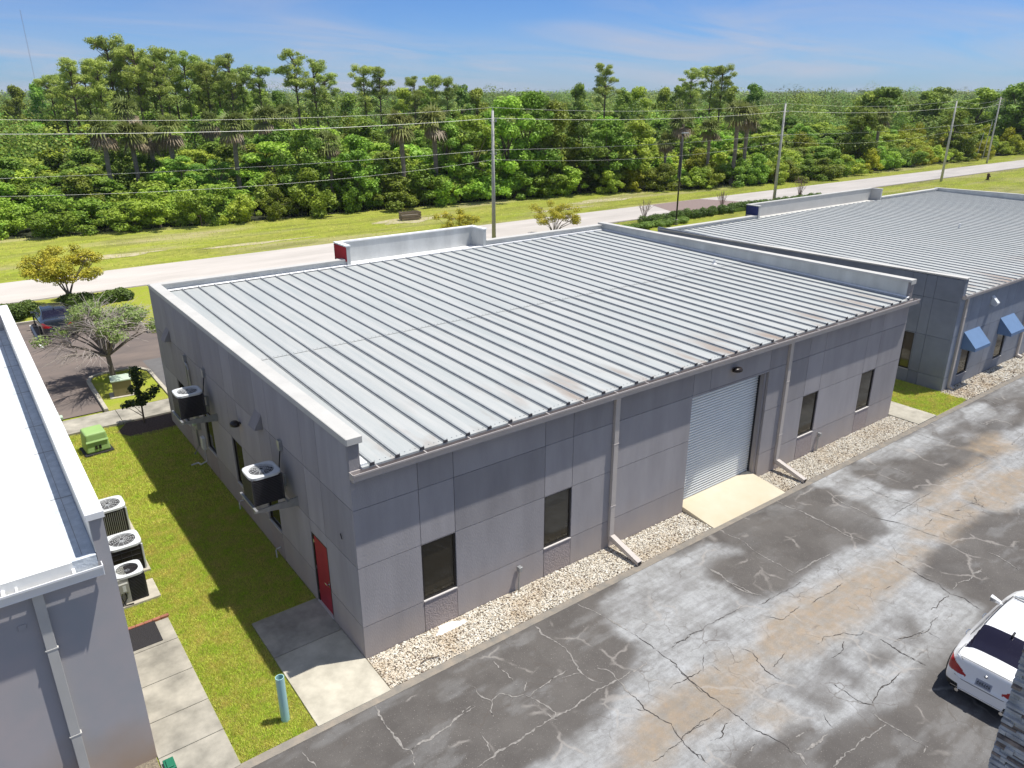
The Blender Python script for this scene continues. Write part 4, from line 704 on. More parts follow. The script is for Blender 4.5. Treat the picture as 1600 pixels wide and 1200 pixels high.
def stone_pier():
    rt=empty('stone_pier',(3.1,-11.57,0)); tag(rt,'stacked grey ledger stone pier at the right edge of the yard','pier')
    c=MB(); c.box(.03,1.1,-1.57,-.03,0,7.2); c.build('core',M['joint'],rt)
    r=random.Random(4); b=MB(); z=0.0
    while z<7.17:
        h=r.uniform(.025,.06); u=0.0
        while u<1.6:
            l=r.choice((.08,.12,.18,.26,.36,.45))*r.uniform(.8,1.2); l=min(l,1.6-u); d=r.uniform(-.05,.025); b.m=1 if r.random()<.16 else 0
            j=[r.uniform(-.004,.004) for _ in range(8)]
            b.add([(d+j[0],-u,z+.002),(.06,-u,z+.002),(.06,-u-l+.004,z+.002),(d+j[1],-u-l+.004,z+.002),(d+j[2],-u,z+h),(.06,-u,z+h),(.06,-u-l+.004,z+h),(d+j[3],-u-l+.004,z+h)],[(3,2,1,0),(4,5,6,7),(0,1,5,4),(1,2,6,5),(2,3,7,6),(3,0,4,7)])
            u+=l
        u=.07
        while u<1.0:
            l=min(r.uniform(.16,.5),1.12-u); d=r.uniform(-.015,.03); b.m=0; b.box(u,u+l-.004,-.06,d,z+.002,z+h); u+=l
        z+=h
    b.build('stone_cladding',[M['stone'],M['stone_warm']],rt)
    k=MB(); k.box(-.08,1.18,-1.68,.08,7.2,7.32); k.build('cap',M['concrete_pad'],rt)
stone_pier()
# ------------------------------------------------------------ equipment
def fan_top(mb_cage,cx,cy,z,r):
    for k in range(1,7):
        rr=r*k/6; mb_cage.tube([(cx+rr*math.cos(2*math.pi*i/24),cy+rr*math.sin(2*math.pi*i/24),z-.02+.035*(1-(k/6)**2)) for i in range(25)],.004,4,False)
    for i in range(12):
        a=2*math.pi*i/12; mb_cage.tube([(cx+.05*math.cos(a),cy+.05*math.sin(a),z+.014),(cx+r*math.cos(a),cy+r*math.sin(a),z-.02)],.005,4,False)
def condenser(name_label,loc,w,h,style,legs=0.0,group=None,rz=0.0,cat='air conditioner'):
    rt=empty('air_conditioner',loc,rz); tag(rt,name_label,cat,group); t=.04; s=w/2; z0=legs
    body=MB()
    if style=='half': # half pale service panel, half dark louvres
        body.m=0; body.box(-s,-s+w*.42,-s,s,z0,z0+h-.06); body.m=1; body.box(-s+w*.42,s,-s+.012,s-.012,z0,z0+h-.06)
    else: body.m=1; body.box(-s+.012,s-.012,-s+.012,s-.012,z0,z0+h-.06)
    body.build('cabinet',[M['acgrey'],M['acdark']],rt,bevel=.02)
    lo=MB(); n=int(h/.045) if style!='slats' else int(h/.03)
    for i in range(1,n-1):
        z=z0+i*(h-.06)/n
        if style=='half': lo.box(-s+w*.42,s+.002,-s-.002,-s+.012,z,z+.012); lo.box(s-.012,s+.004,-s,s,z,z+.012)
        elif style=='panel': lo.box(-s+.06,s-.06,-s-.001,-s+.012,z,z+.007) if i%4==0 else None; lo.box(s-.012,s+.001,-s+.06,s-.06,z,z+.007) if i%4==0 else None
        elif style=='slats': pass
        else:
            lo.box(-s+.03,s-.03,-s-.004,-s+.012,z,z+.014); lo.box(-s-.004,-s+.012,-s+.03,s-.03,z,z+.014); lo.box(s-.012,s+.004,-s+.03,s-.03,z,z+.014)
    if style=='slats':
        for i in range(14):
            x=-s+.07+i*(w-.14)/14; lo.box(x,x+.014,-s-.003,-s+.012,z0+.05,z0+h-.12); lo.box(s-.012,s+.003,x,x+.014,z0+.05,z0+h-.12)
    if style=='panel':
        for i in range(4): x=-s+.06+i*(w-.12)/3; lo.box(x-.006,x+.006,-s-.004,-s+.012,z0+.03,z0+h-.08); lo.box(s-.012,s+.004,x-.006,x+.006,z0+.03,z0+h-.08)
    if lo.v: lo.build('louvers',M['acfin'] if style!='slats' else M['acgrey'],rt)
    co=MB()
    for sx in (-1,1):
        for sy in (-1,1):
            co.box(*(sorted((sx*s,sx*(s-.05)))),*(sorted((sy*s,sy*(s-.05)))),z0,z0+h-.06)
    co.each('corner_post',M['acwhite'] if style in('slats','panel') else M['acfin'],rt,bevel=.01)
    # top cap with a round opening
    n=32; r=s*.78; V=[];F=[]; c=.16 if style!='half' else .10
    def sq(a,e):
        ca,sa=math.cos(a),math.sin(a); k=(abs(ca)**5+abs(sa)**5)**(-1/5); return (e*ca*k,e*sa*k)
    for (e,z,rnd) in ((s+.012,z0+h-.075,0),(s+.012,z0+h-.012,0),(s-.02,z0+h,0),(r,z0+h-.005,1),(r,z0+h-.16,1)):
        for i in range(n):
            a=2*math.pi*i/n; p=(e*math.cos(a),e*math.sin(a)) if rnd else sq(a,e); V.append((*p,z))
    for k in range(4): F+=[(k*n+i,k*n+(i+1)%n,(k+1)*n+(i+1)%n,(k+1)*n+i) for i in range(n)]
    b=MB(); b.add(V,F); b.build('top_cap',M['acwhite'],rt)
    b=MB(); b.tube([(0,0,z0+h-.2),(0,0,z0+h-.17)],r,24); b.build('fan_well',M['blackmetal'],rt)
    b=MB(); b.tube([(0,0,z0+h-.16),(0,0,z0+h-.05)],.07,12); 
    for i in range(4):
        a=math.pi/2*i+.4; ca,sa=math.cos(a),math.sin(a); w2=r*.36
        b.add([(ca*.06-sa*.04,sa*.06+ca*.04,z0+h-.10),(ca*.06+sa*.04,sa*.06-ca*.04,z0+h-.12),(ca*r*.92+sa*w2,sa*r*.92-ca*w2,z0+h-.14),(ca*r*.92-sa*w2,sa*r*.92+ca*w2,z0+h-.09)],[(0,1,2,3)])
    b.build('fan',M['galv'],rt)
    b=MB(); fan_top(b,0,0,z0+h+.005,r+.02); b.build('fan_guard',M['acwhite'] if style!='half' else M['blackmetal'],rt)
    if style=='half':
        b=MB(); b.box(-s+.04,-s+.26,-s-.07,-s,z0+h*.45,z0+h*.78); b.build('service_box',M['acgrey'],rt,bevel=.006)
        b=MB(); b.box(-s+.12,-s+.2,-s-.073,-s-.07,z0+h*.5,z0+h*.72); b.build('data_sticker',M['acwhite'],rt)
        b=MB(); b.tube([(-s+.1,-s-.03,z0+h*.45),(-s+.06,-s-.06,z0+.25),(-s+.1,-s-.1,z0+.03),(-s+.3,-s-.12,z0+.02)],.014,6); b.tube([(-s+.16,-s-.03,z0+h*.45),(-s+.18,-s-.05,z0+.2),(-s+.0,-s-.12,z0+.02)],.02,6); b.build('refrigerant_line',M['rubber'],rt)
    return rt
ga='condensers on the ground beside the left building'
def pad(x0,x1,y0,y1,label):
    b=MB(); b.box(x0,x1,y0,y1,-.06,.07); tag(b.build('concrete_pad',M['concrete_pad'],bevel=.01),label,'concrete pad')
pad(-4.5,-3.32,5.5,6.45,'small concrete pad under the nearest half panelled condenser'); pad(-4.5,-3.25,6.95,8.1,'concrete pad under the middle ground condenser'); pad(-4.5,-3.15,9.2,10.4,'concrete pad under the tallest ground condenser')
condenser('small ground condenser with pale service panel and dark louvres, nearest of three',(-3.93,5.98,.07),.70,.82,'half',group=ga)
condenser('wide ground condenser with grid louvres and white cap, middle of three',(-3.75,7.5,.07),.88,.86,'panel',group=ga)
condenser('ground condenser with vertical dark slats and pale corner, farthest of three',(-3.70,9.75,.07),.88,.95,'slats',group=ga)
def wall_unit(y,zr,label,blabel,dl):
    # bracket
    br=empty('wall_bracket',(0,y,zr)); tag(br,blabel,'bracket','steel brackets on the side wall')
    for s in (-.46,.46):
        b=MB(); b.add([(-.002,s-.02,.1),(-.002,s+.02,.1),(-1.15,s+.02,.06),(-1.15,s-.02,.06),(-.002,s-.02,-.16),(-.002,s+.02,-.16),(-1.15,s+.02,.0),(-1.15,s-.02,.0)],[(0,1,2,3),(7,6,5,4),(0,3,7,4),(1,5,6,2),(3,2,6,7),(0,4,5,1)]); b.build('rail',M['galv'],br)
    for x in (-1.12,-.3):
        b=MB(); b.box(x-.03,x+.03,-.62,.62,.1,.13); b.build('cross_bar',M['galv'],br)
    u=condenser(label,(-.70,y,zr+.13),.80,.80,'plain',group='condensers hung on the side wall')
    d=empty('disconnect_switch',(0,y+.35,4.05)); tag(d,dl,'switch box','disconnect boxes on the side wall')
    b=MB(); b.box(-.09,-.002,-.08,.08,-.14,.14); b.build('box',M['galv'],d,bevel=.006)
    b=MB(); b.tube([(-.05,0,-.14),(-.09,-.02,-.35),(-.16,-.1,-.6),(-.26,-.2,-.85)],.018,8); b.build('whip_conduit',M['blackmetal'],d)
    b=MB(); b.tube([(-.12,-.35,zr-4.05+.25),(-.12,-.35,zr-4.05+.6)],.035,8); b.tube([(-.12,-.35,zr-4.05+.6),(-.28,-.35,zr-4.05+.62)],.03,8); b.build('filter_drier',M['acgrey'],d)
wall_unit(3.92,2.76,'black louvred condenser on wall bracket nearest the red door','steel wall bracket nearest the red door','small grey disconnect box above the near wall condenser')
wall_unit(10.75,2.76,'black louvred condenser on wall bracket farther along the side wall','steel wall bracket farther along the side wall','small grey disconnect box above the far wall condenser')
def black_light(loc,axis,label):
    rt=empty('wall_light',loc); tag(rt,label,'wall light','black dome wall lights')
    b=MB(); V=[];F=[];n=20
    for k,(r,z) in enumerate(((.02,.1),(.12,.085),(.17,.04),(.175,-.02),(.13,-.03))):
        V+=[(r*1.15*math.cos(6.2832*i/n),r*.8*math.sin(6.2832*i/n),z) for i in range(n)]
    F=[(k*n+i,k*n+(i+1)%n,(k+1)*n+(i+1)%n,(k+1)*n+i) for k in range(4) for i in range(n)]+[tuple(range(n)),tuple(range(4*n,5*n))]
    b.add(V,F); off=Matrix.Rotation(0,4,'Z') if axis=='y' else Matrix.Rotation(R(90),4,'Z')
    b.xf(Matrix.Translation((0,-.17,0)) if axis=='y' else Matrix.Translation((-.17,0,0))@off); b.build('dome',M['bronze'],rt,smooth=True)
    b=MB(); b.tube([(0,-.17,-.055),(0,-.17,-.031)] if axis=='y' else [(-.17,0,-.055),(-.17,0,-.031)],.05,12); b.build('lens',M['warm_lens'],rt)
    b=MB(); b.box(-.04,.04,-.1,-.002,-.02,.04) if axis=='y' else b.box(-.1,-.002,-.04,.04,-.02,.04); b.build('mount',M['bronze'],rt)
black_light((13.1,0,4.52),'y','black dome light above the roller door'); black_light((0,7.75,3.42),'x','black dome light on the side wall between the wall condensers')
# meter, pipes on the side wall
mt=empty('electric_meter',(0,13.0,1.6)); tag(mt,'electric meter box with conduits on the side wall below the far condenser','electric meter')
b=MB(); b.box(-.14,-.002,-.16,.16,-.25,.35); b.build('meter_box',M['acgrey'],mt,bevel=.008)
b=MB(); b.tube([(-.14,0,-.02),(-.24,0,-.02)],.09,16); b.build('meter_dial',M['utilpale'],mt)
b=MB(); b.box(-.12,-.002,-.55,-.25,-.9,-.45); b.build('junction_box',M['whiteplastic'],mt,bevel=.008)
b=MB(); b.tube([(-.06,.08,.35),(-.06,.08,2.0),(-.06,.16,2.13),(-.06,.36,2.18)],.035,8); b.build('riser_conduit',M['galv'],mt)
b=MB(); b.tube([(-.05,.42,2.25),(-.05,.42,-1.1),(-.2,.55,-1.45)],.035,8); b.build('drain_pipe',M['acgrey'],mt)
b=MB(); b.tube([(-.05,-.42,-.9),(-.05,-.42,-1.4),(-.28,-.45,-1.46),(-.3,-.2,-1.48),(-.55,-.2,-1.5)],.03,8); b.build('trap_pipe',M['whiteplastic'],mt)
b=MB(); b.box(-.1,-.002,.34,.5,2.2,2.42); b.build('weatherhead',M['galv'],mt)
def bib(y,z,label):
    rt=empty('condensate_pipe',(0,y,z)); tag(rt,label,'pipe','short white pipes low on the side wall'); b=MB(); b.tube([(-.002,0,.1),(-.14,0,.1),(-.16,0,.06),(-.17,-.05,-.16)],.018,8); b.build('pipe',M['whiteplastic'],rt); b=MB(); b.tube([(-.003,0,.1),(-.02,0,.1)],.04,10); b.build('flange',M['galv'],rt)
bib(5.4,.2,'short white elbow pipe low on the side wall nearest the red door'); bib(8.6,.3,'short white elbow pipe low on the side wall below the black light')
hk=MB(); hk.tube([(-.002,.78,3.0),(-.03,.77,3.12),(-.05,.72,3.14),(-.04,.67,3.02)],.01,6); tag(hk.build('wall_hook',M['blackmetal']),'tiny dark hook on the side wall above the red door side','hook')
def stub(x,label):
    rt=empty('stub_post',(x,-.06,0)); tag(rt,label,'stub post','grey stub pipes on the front wall'); b=MB(); b.tube([(0,0,-.03),(0,0,.66)],.025,8); b.build('pipe',M['galv'],rt); b=MB(); b.box(-.05,.06,-.09,.035,.62,.76); b.build('outlet_box',M['galv'],rt,bevel=.006); b=MB(); b.box(.061,.066,-.07,.0,.64,.73); b.build('cover_plate',M['blackmetal'],rt)
stub(4.56,'grey stub pipe with outlet box between the two nearest front windows'); stub(18.72,'grey stub pipe with outlet box right of the window beside the far downspout')
# pale green pipe standing in the grass
V=MB(); n=24
pv=empty('standing_pipe',(-2.24,-.64,0)); tag(pv,'pale blue green plastic pipe standing upright in the lawn','pipe')
b=MB(); prof=[(.092,-.05),(.092,1.16),(.078,1.16),(.078,.2)]
VV=[(r*math.cos(6.2832*i/n),r*math.sin(6.2832*i/n),z) for r,z in prof for i in range(n)]; b.add(VV,[(k*n+i,k*n+(i+1)%n,(k+1)*n+(i+1)%n,(k+1)*n+i) for k in range(3) for i in range(n)]); b.build('pipe_wall',M['pvc'],pv,smooth=False)
b=MB(); b.tube([(0,0,.2),(0,0,.21)],.078,n); b.build('pipe_water',M['grille'],pv)
# green transformer box
tf=empty('transformer_box',(-3.02,16.5,0),R(4)); tag(tf,'green utility box on a dark pad in the lawn beside the white roof building','utility box')
b=MB(); b.box(-.5,.5,-.5,.5,-.02,.06); b.build('pad',M['grille'],tf,bevel=.02)
b=MB(); b.add([(-.42,-.42,.06),(.42,-.42,.06),(.42,.42,.06),(-.42,.42,.06),(-.36,-.34,.82),(.36,-.34,.82),(.36,.4,.86),(-.36,.4,.86)],[(3,2,1,0),(4,5,6,7),(0,1,5,4),(1,2,6,5),(2,3,7,6),(3,0,4,7)]); b.build('housing',M['utilgreen'],tf,bevel=.07,seg=3)
b=MB(); b.add([(-.38,-.40,.52),(.38,-.40,.52),(.38,-.43,.50),(-.38,-.43,.50),(-.38,-.39,.56),(.38,-.39,.56)],[(0,1,2,3),(4,5,1,0),(3,2,5,4)]); b.build('lid_rim',M['utilgreen'],tf)
for x in (-.07,.06): b=MB(); b.box(x-.04,x+.04,-.428,-.405,.2,.34); b.build('latch',M['blackmetal'],tf)
# tan cabinet with pale lid on the island
cb=empty('utility_cabinet',(-1.02,21.95,0),R(-6)); tag(cb,'tan utility cabinet with pale green lid on the parking island','utility cabinet')
b=MB(); b.box(-.55,.55,-.42,.42,-.02,.08); b.build('pad',M['concrete_pad'],cb,bevel=.01)
b=MB(); b.box(-.38,.38,-.28,.28,.08,.76); b.build('housing',M['utiltan'],cb,bevel=.02)
b=MB(); b.add([(-.42,-.32,.76),(.42,-.32,.76),(.42,.32,.82),(-.42,.32,.82),(-.42,-.32,.83),(.42,-.32,.83),(.42,.32,.9),(-.42,.32,.9)],[(3,2,1,0),(4,5,6,7),(0,1,5,4),(1,2,6,5),(2,3,7,6),(3,0,4,7)]); b.build('lid',M['utilpale'],cb,bevel=.02)
# small pale posts by the left building
for i,(x,y,z,lab) in enumerate(((-4.45,22.2,1.6,'pale utility post half hidden beside the left parapet'),(-4.0,21.3,.0,'low pale wheel stop block by the sidewalk'))):
    if i==0:
        rt=empty('utility_post',(x,y,0)); tag(rt,lab,'post'); b=MB(); b.box(-.12,.12,-.12,.12,0,1.5); b.build('post',M['utilpale'],rt,bevel=.01); b=MB(); b.box(-.15,.15,-.15,.15,1.5,1.56); b.build('cap',M['utiltan'],rt)
    else:
        b=MB(); b.box(-4.6,-3.7,20.95,21.2,-.02,.16); b.box(-4.3,-3.6,20.5,20.8,-.02,.12); tag(b.build('wheel_stop',M['utilpale'],bevel=.03),lab,'wheel stop')
b=MB(); b.box(-4.4,-3.72,3.6,4.5,.0,.04); gr=tag(b.build('drain_mat',M['grille']),'black mat on the walk at the end of the left building','mat')
b=MB(); x=-4.55
while x<-3.35: b.box(x,x+.19,4.52,4.61,-.03,.05); x+=.2
y=3.2
tag(b.build('brick_edging',M['brick'],bevel=.004),'row of red bricks edging the left walk','brick edging')
gb=MB(); gb.box(-4.66,-4.46,-.62,-.3,.0,.12); gb.box(-4.62,-4.5,-.58,-.34,.12,.15); tag(gb.build('valve_box',mat('valve_green',(.02,.16,.09),.5),bevel=.01),'small dark green valve box at the foot of the left building','valve box')
# ------------------------------------------------------------ street furniture
def upole(x,y,h,label,arms=False):
    rt=empty('utility_pole',(x,y,0)); tag(rt,label,'utility pole','utility poles along the road')
    b=MB(); b.tube([(0,0,-.2),(0,0,h*.5),(0,0,h)],[.19,.15,.105],12); b.build('shaft',M['polegrey'],rt,smooth=True)
    for dz,r in ((-.92,.1),(-3.6,.06)):
        b=MB(); b.tube([(0,-.1,h+dz),(0,-.45,h+dz+.1)],.03,6); b.tube([(0,-.45,h+dz+.02),(0,-.45,h+dz+.22)],r*.8,8); b.tube([(0,.1,h+dz),(0,.4,h+dz+.1)],.03,6); b.build('insulator',M['galv'],rt)
    b=MB(); b.tube([(0,0,h),(0,0,h+.25)],[.05,.03],8); b.build('insulator',M['galv'],rt)
    if arms:
        for z in (h-.3,h-1.3): b=MB(); b.box(-1.3,1.3,-.07,.07,z-.07,z+.07); b.build('cross_arm',M['pole'],rt)
    return rt
upole(33.7,41.8,11.3,'tall utility pole rising behind the warehouse roof, nearest of the poles'); upole(75.6,41.8,11.5,'utility pole standing behind the blue trimmed building raised parapet'); upole(118.2,41.8,11.5,'utility pole on the near roadside by the grass field'); upole(158,51.8,11.9,'farthest utility pole with cross arms beyond the road',True); upole(-8.3,41.8,11.3,'utility pole beyond the left edge of the photo')
def wire(zs,sag,label,y=41.8,r=.02):
    P=[(-8.3,y),(33.7,y),(75.6,y),(118.2,y),(158,51.8)]; b=MB()
    pts=[]
    for i in range(4):
        for k in range(24):
            t=k/24; x=P[i][0]+(P[i+1][0]-P[i][0])*t; yy=P[i][1]+(P[i+1][1]-P[i][1])*t; pts.append((x,yy,zs-sag*4*t*(1-t)))
    pts.append((158,51.8,zs)); b.tube(pts,r,4); tag(b.build('power_line',M['wire']),label,'power line','power lines along the road')
wire(11.55,.55,'topmost thin power line strung between the poles',41.8,.009); wire(10.7,.45,'thick second power line below the top one',41.35,.016); wire(8.1,.30,'third power line at mid height of the poles',41.7,.011); wire(7.3,.8,'lowest thin cable sagging between the poles',41.6,.007)
rt=empty('street_lamp',(54.9,39,0)); tag(rt,'tall black street lamp by the hedge behind the warehouse','street lamp')
b=MB(); b.tube([(0,0,0),(0,0,8.9)],[.09,.06],10); b.build('post',M['blackmetal'],rt,smooth=True); b=MB(); b.box(-.05,.75,-.16,.16,8.88,9.0); b.build('lamp_head',M['galv'],rt,bevel=.03); b=MB(); b.tube([(0,0,-.05),(0,0,.5)],.22,12); b.build('footing',M['concrete_pad'],rt)
rt=empty('fire_hydrant',(125.8,38.3,0)); tag(rt,'small dark fire hydrant in the roadside grass field','fire hydrant')
b=MB(); b.tube([(0,0,0),(0,0,.08),(0,0,.09),(0,0,.75),(0,0,.76),(0,0,.8),(0,0,.95),(0,0,1.0)],[.28,.28,.18,.18,.24,.24,.15,.04],12); b.build('barrel',M['hydrant'],rt); b=MB(); b.tube([(-.34,0,.58),(.34,0,.58)],.09,10); b.tube([(0,-.34,.55),(0,0,.55)],.12,10); b.build('outlet_cap',M['hydrant'],rt)
for x,y,h,lb in ((163.2,56.0,5.2,'thin leaning white stake left of the farthest pole, shorter one'),(165,55.6,7.4,'thin leaning white stake left of the farthest pole, taller one')):
    b=MB(); b.tube([(x,y,0),(x+1.0,y,h)],.07,6); tag(b.build('guy_guard',M['polegrey']),lb,'stake')
rt=empty('timber_crate',(34.6,58.6,0),R(-8)); tag(rt,'weathered timber crate in the far roadside grass','crate')
for i,z in enumerate((.05,.32,.59)):
    b=MB(); b.box(-1.1,1.1,-.5,-.42,z,z+.22); b.box(-1.1,1.1,.42,.5,z,z+.22); b.box(-1.1,-1.02,-.42,.42,z,z+.22); b.box(1.02,1.1,-.42,.42,z,z+.22); b.build('board',M['timber'],rt)
b=MB(); b.box(-1.02,1.02,-.42,.42,.05,.5); b.build('contents',M['soil'],rt)
# guyed mast far away
rt=empty('radio_mast',(160,1470,0)); tag(rt,'very tall thin radio mast on the left horizon','radio mast')
b=MB(); H=135; w=.7
for k in range(3):
    a=k*2.094; c=(w*math.cos(a),w*math.sin(a)); b.tube([(*c,0),(*c,H)],.07,4)
for i in range(int(H/3)):
    for k in range(3):
        a=k*2.094; a2=a+2.094; b.tube([(w*math.cos(a),w*math.sin(a),i*3),(w*math.cos(a2),w*math.sin(a2),i*3+3)],.035,3,False)
b.build('lattice',mat('mast_steel',(.35,.3,.32),.6),rt)
# ------------------------------------------------------------ cars (lofted bodies, x = length, rear at x=0)
def car(label,loc,rz,paint,dims=None,roofpaint=None,plate=True):
    rt=empty('parked_car',loc,rz); tag(rt,label,'car')
    Lc,Wc,Hc=dims or (4.62,1.78,1.43)
    # stations: x, half width at belt, deck/bonnet height, belt height, roof height (0=no roof), roof half width
    st=[(0.00,.46,.60,.56,.0,.5),(.03,.60,.68,.62,.0,.5),(.07,.69,.82,.70,.0,.5),(.11,.745,.97,.80,.0,.5),(.14,.77,1.035,.83,.0,.5),(.18,.79,1.05,.84,.0,.52),(.42,.83,1.06,.88,.02,.55),(.80,.865,1.07,.90,.09,.60),(1.15,.885,1.08,.90,.245,.60),(1.50,.89,1.08,.90,.325,.595),(1.95,.89,1.07,.90,.355,.59),(2.4,.89,1.06,.90,.36,.585),(2.8,.89,1.05,.89,.32,.58),(3.15,.885,1.04,.88,.19,.585),(3.5,.88,1.02,.86,.04,.62),(3.95,.86,.93,.80,.0,.6),(4.3,.79,.84,.72,.0,.55),(4.52,.66,.72,.62,.0,.48),(4.62,.52,.58,.52,.0,.4)]
    st=np.array(st); sx,sy,sz=Lc/4.62,Wc/1.78,Hc/1.43
    def interp(x): return [np.interp(x,st[:,0],st[:,k]) for k in range(1,6)]
    xs=np.concatenate([np.linspace(0,.3,50)[:-1],np.linspace(.3,4.62,175)]); sm=[]
    A=np.array([interp(x) for x in xs]); ker=np.hanning(9); ker/=ker.sum()
    A=np.stack([np.convolve(np.pad(A[:,k],4,'edge'),ker,'valid') for k in range(5)],1)
    nv=48; rows=[]
    for x,(w,dk,bl,rf,rw) in zip(xs,A):
        top=dk+rf; low=.20+ .10*max(0,(.3-x)/.3)+.05*max(0,(x-4.3)/.32)
        # half profile from the sill up to the centre line
        K=[(w*.93,low),(w*.985,low+.12),(w,.45),(w*.995,.62),(w*.985,bl-.04),(w*.96,bl+.01),(w*.93,bl+.04)]
        if rf>.03: K+=[(rw+(w*.9-rw)*.72,bl+.045+(top-bl)*.22),(rw+(w*.9-rw)*.35,bl+(top-bl)*.60),(rw+.012,top-.07),(rw-.06,top-.022),(rw*.6,top-.004),(0,top+.004)]
        else: K+=[(w*.9,min(dk,bl+.06)+.0),(w*.82,dk-.035),(w*.7,dk-.018),(w*.55,dk-.008),(w*.3,dk),(0,dk+.003)]
        K=np.array(K); t=np.arange(len(K)); tt=np.linspace(0,len(K)-1,nv); y=np.interp(tt,t,K[:,0]); z=np.interp(tt,t,K[:,1])
        rows.append(np.stack([np.full(nv,x),y,z],1))
    G=np.array(rows); 
    for it in range(2): G[:,1:-1]=(G[:,:-2]+2*G[:,1:-1]+G[:,2:])/4; G[1:-1]=(G[:-2]+2*G[1:-1]+G[2:])/4
    xi=(xs[:-1]+xs[1:])/2; vi=np.linspace(0,12,nv); vi=(vi[:-1]+vi[1:])/2
    faces={'body':[], 'rear_window':[], 'windscreen':[], 'side_window':[], 'lower_trim':[], 'tail_light':[], 'head_light':[]}
    for i,x in enumerate(xi):
        for j,v in enumerate(vi):
            k='body'; c=(G[i,j]+G[i+1,j+1])/2; yy=abs(c[1])
            if v<1.0 : k='lower_trim'
            elif 7.0<v<8.7 and 1.05<x<3.1 and abs(x-2.12)>.05 and (x>1.05+(v-7)*.14) and x<3.1-(v-7)*.17: k='side_window'
            elif v>9.8 and False: k='body'
            if .56<x<1.27 and yy<.66-.10*(x-.56) and v>7.2: k='rear_window'
            if 2.92<x<3.55 and yy<.62+.1*(x-2.9) and v>7.2: k='windscreen'
            if x<.46 and c[2]>.66+.25*(x>.15)*(x-.15) and c[2]<.93-.12*x and yy>.36+1.5*max(0,c[2]-.70): k='tail_light'
            if x>4.15 and .58<c[2]<.74 and yy>.45: k='head_light'
            faces[k].append((i,j))
    mats={'body':paint,'rear_window':M['carglass'],'windscreen':M['carlightglass'],'side_window':M['carglass'],'lower_trim':M['cartrim'],'tail_light':M['taillight'],'head_light':M['chrome']}
    def mesh(name,fl,side):
        idx={};V=[];F=[]
        def vid(i,j):
            if (i,j) not in idx: idx[(i,j)]=len(V); p=G[i,j]; V.append((p[0]*sx,p[1]*side*sy,p[2]*sz))
            return idx[(i,j)]
        for i,j in fl: F.append((vid(i,j),vid(i+1,j),vid(i+1,j+1),vid(i,j+1)))
        return V,F
    for k,fl in faces.items():
        if not fl: continue
        if k in('side_window','tail_light','head_light'):
            for s in (1,-1):
                b=MB(); V,F=mesh(k,fl,s); b.add(V,F); b.build(k,mats[k],rt,smooth=True)
        else:
            b=MB()
            for s in (1,-1): V,F=mesh(k,fl,s); b.add(V,F)
            me_o=b.build(k,mats[k],rt,smooth=True)
            bm=bmesh.new(); bm.from_mesh(me_o.data); bmesh.ops.remove_doubles(bm,verts=bm.verts,dist=.0005)
            if k=='body':
                ends=[e for e in bm.edges if e.is_boundary]
            bmesh.ops.recalc_face_normals(bm,faces=bm.faces); bm.to_mesh(me_o.data); bm.free(); me_o.data.shade_smooth()
    # rear and front end plates closing the loft
    for e,nm in ((0,'rear_panel'),(-1,'front_panel')):
        b=MB(); P=G[e]; n=len(P); V=[(P[i][0]*sx,P[i][1]*sy,P[i][2]*sz) for i in range(n)]+[(P[i][0]*sx,-P[i][1]*sy,P[i][2]*sz) for i in range(n-2,-1,-1)]
        b.add(V,[tuple(range(len(V)))]); b.build(nm,paint,rt)
    # rear bumper details
    b=MB(); b.box(.02*sx,.25,-.62*sy,.62*sy,.26*sz,.37*sz); b.build('bumper_insert',M['cartrim'],rt,bevel=.02)
    b=MB(); b.box(-.012,.0,-.60*sy,.60*sy,.33*sz,.34*sz); b.build('bumper_strip',M['chrome'],rt)
    b=MB(); b.tube([(.03,-.58*sy,.60*sz),(.0,-.42*sy,.57*sz),(-.003,-.2*sy,.565*sz),(-.003,.2*sy,.565*sz),(.0,.42*sy,.57*sz),(.03,.58*sy,.60*sz)],.006,6); b.build('boot_seam',M['cartrim'],rt)
    if plate:
        b=MB()
        for s in (-1,1): b.tube([(.10,s*.50,.985),(.145,s*.58,1.045),(.2,s*.65,1.052),(.40,s*.66,1.062),(.56,s*.645,1.095)],.005,5)
        b.tube([(.135,-.55,1.038),(.125,0,1.045),(.135,.55,1.038)],.006,5); b.build('boot_lid_seam',M['cartrim'],rt)
    for s in (-1,1):
        b=MB(); b.tube([(-.03,s*.45*sy,.27*sz),(.15,s*.45*sy,.27*sz)],.04,12); b.build('exhaust_tip',M['chrome'],rt)
    if plate:
        b=MB(); b.box(-.03,-.012,-.16,.16,.60*sz,.76*sz); TL=Matrix.Translation((.055,0,.0))@Matrix.Translation((0,0,.68))@Matrix.Rotation(R(18),4,'Y')@Matrix.Translation((0,0,-.68)); b.xf(TL); p=b.build('number_plate',M['plate'],rt,bevel=.004)
        b=MB(); rr=random.Random(3)
        for i in range(6):
            y=-.13+i*.046; b.box(-.033,-.0301,y,y+.010,.635,.725); b.box(-.033,-.0301,y+.022,y+.03,.635,.725-.02*(i%3)); b.box(-.0331,-.0302,y,y+.03,.67+.015*(i%2),.685+.015*(i%2))
        b.xf(TL); b.build('plate_marks',M['cartrim'],p)
        b=MB(); b.tube([(.06,0,.87*sz),(.085,0,.88*sz)],.038,16); b.build('badge',M['chrome'],rt)
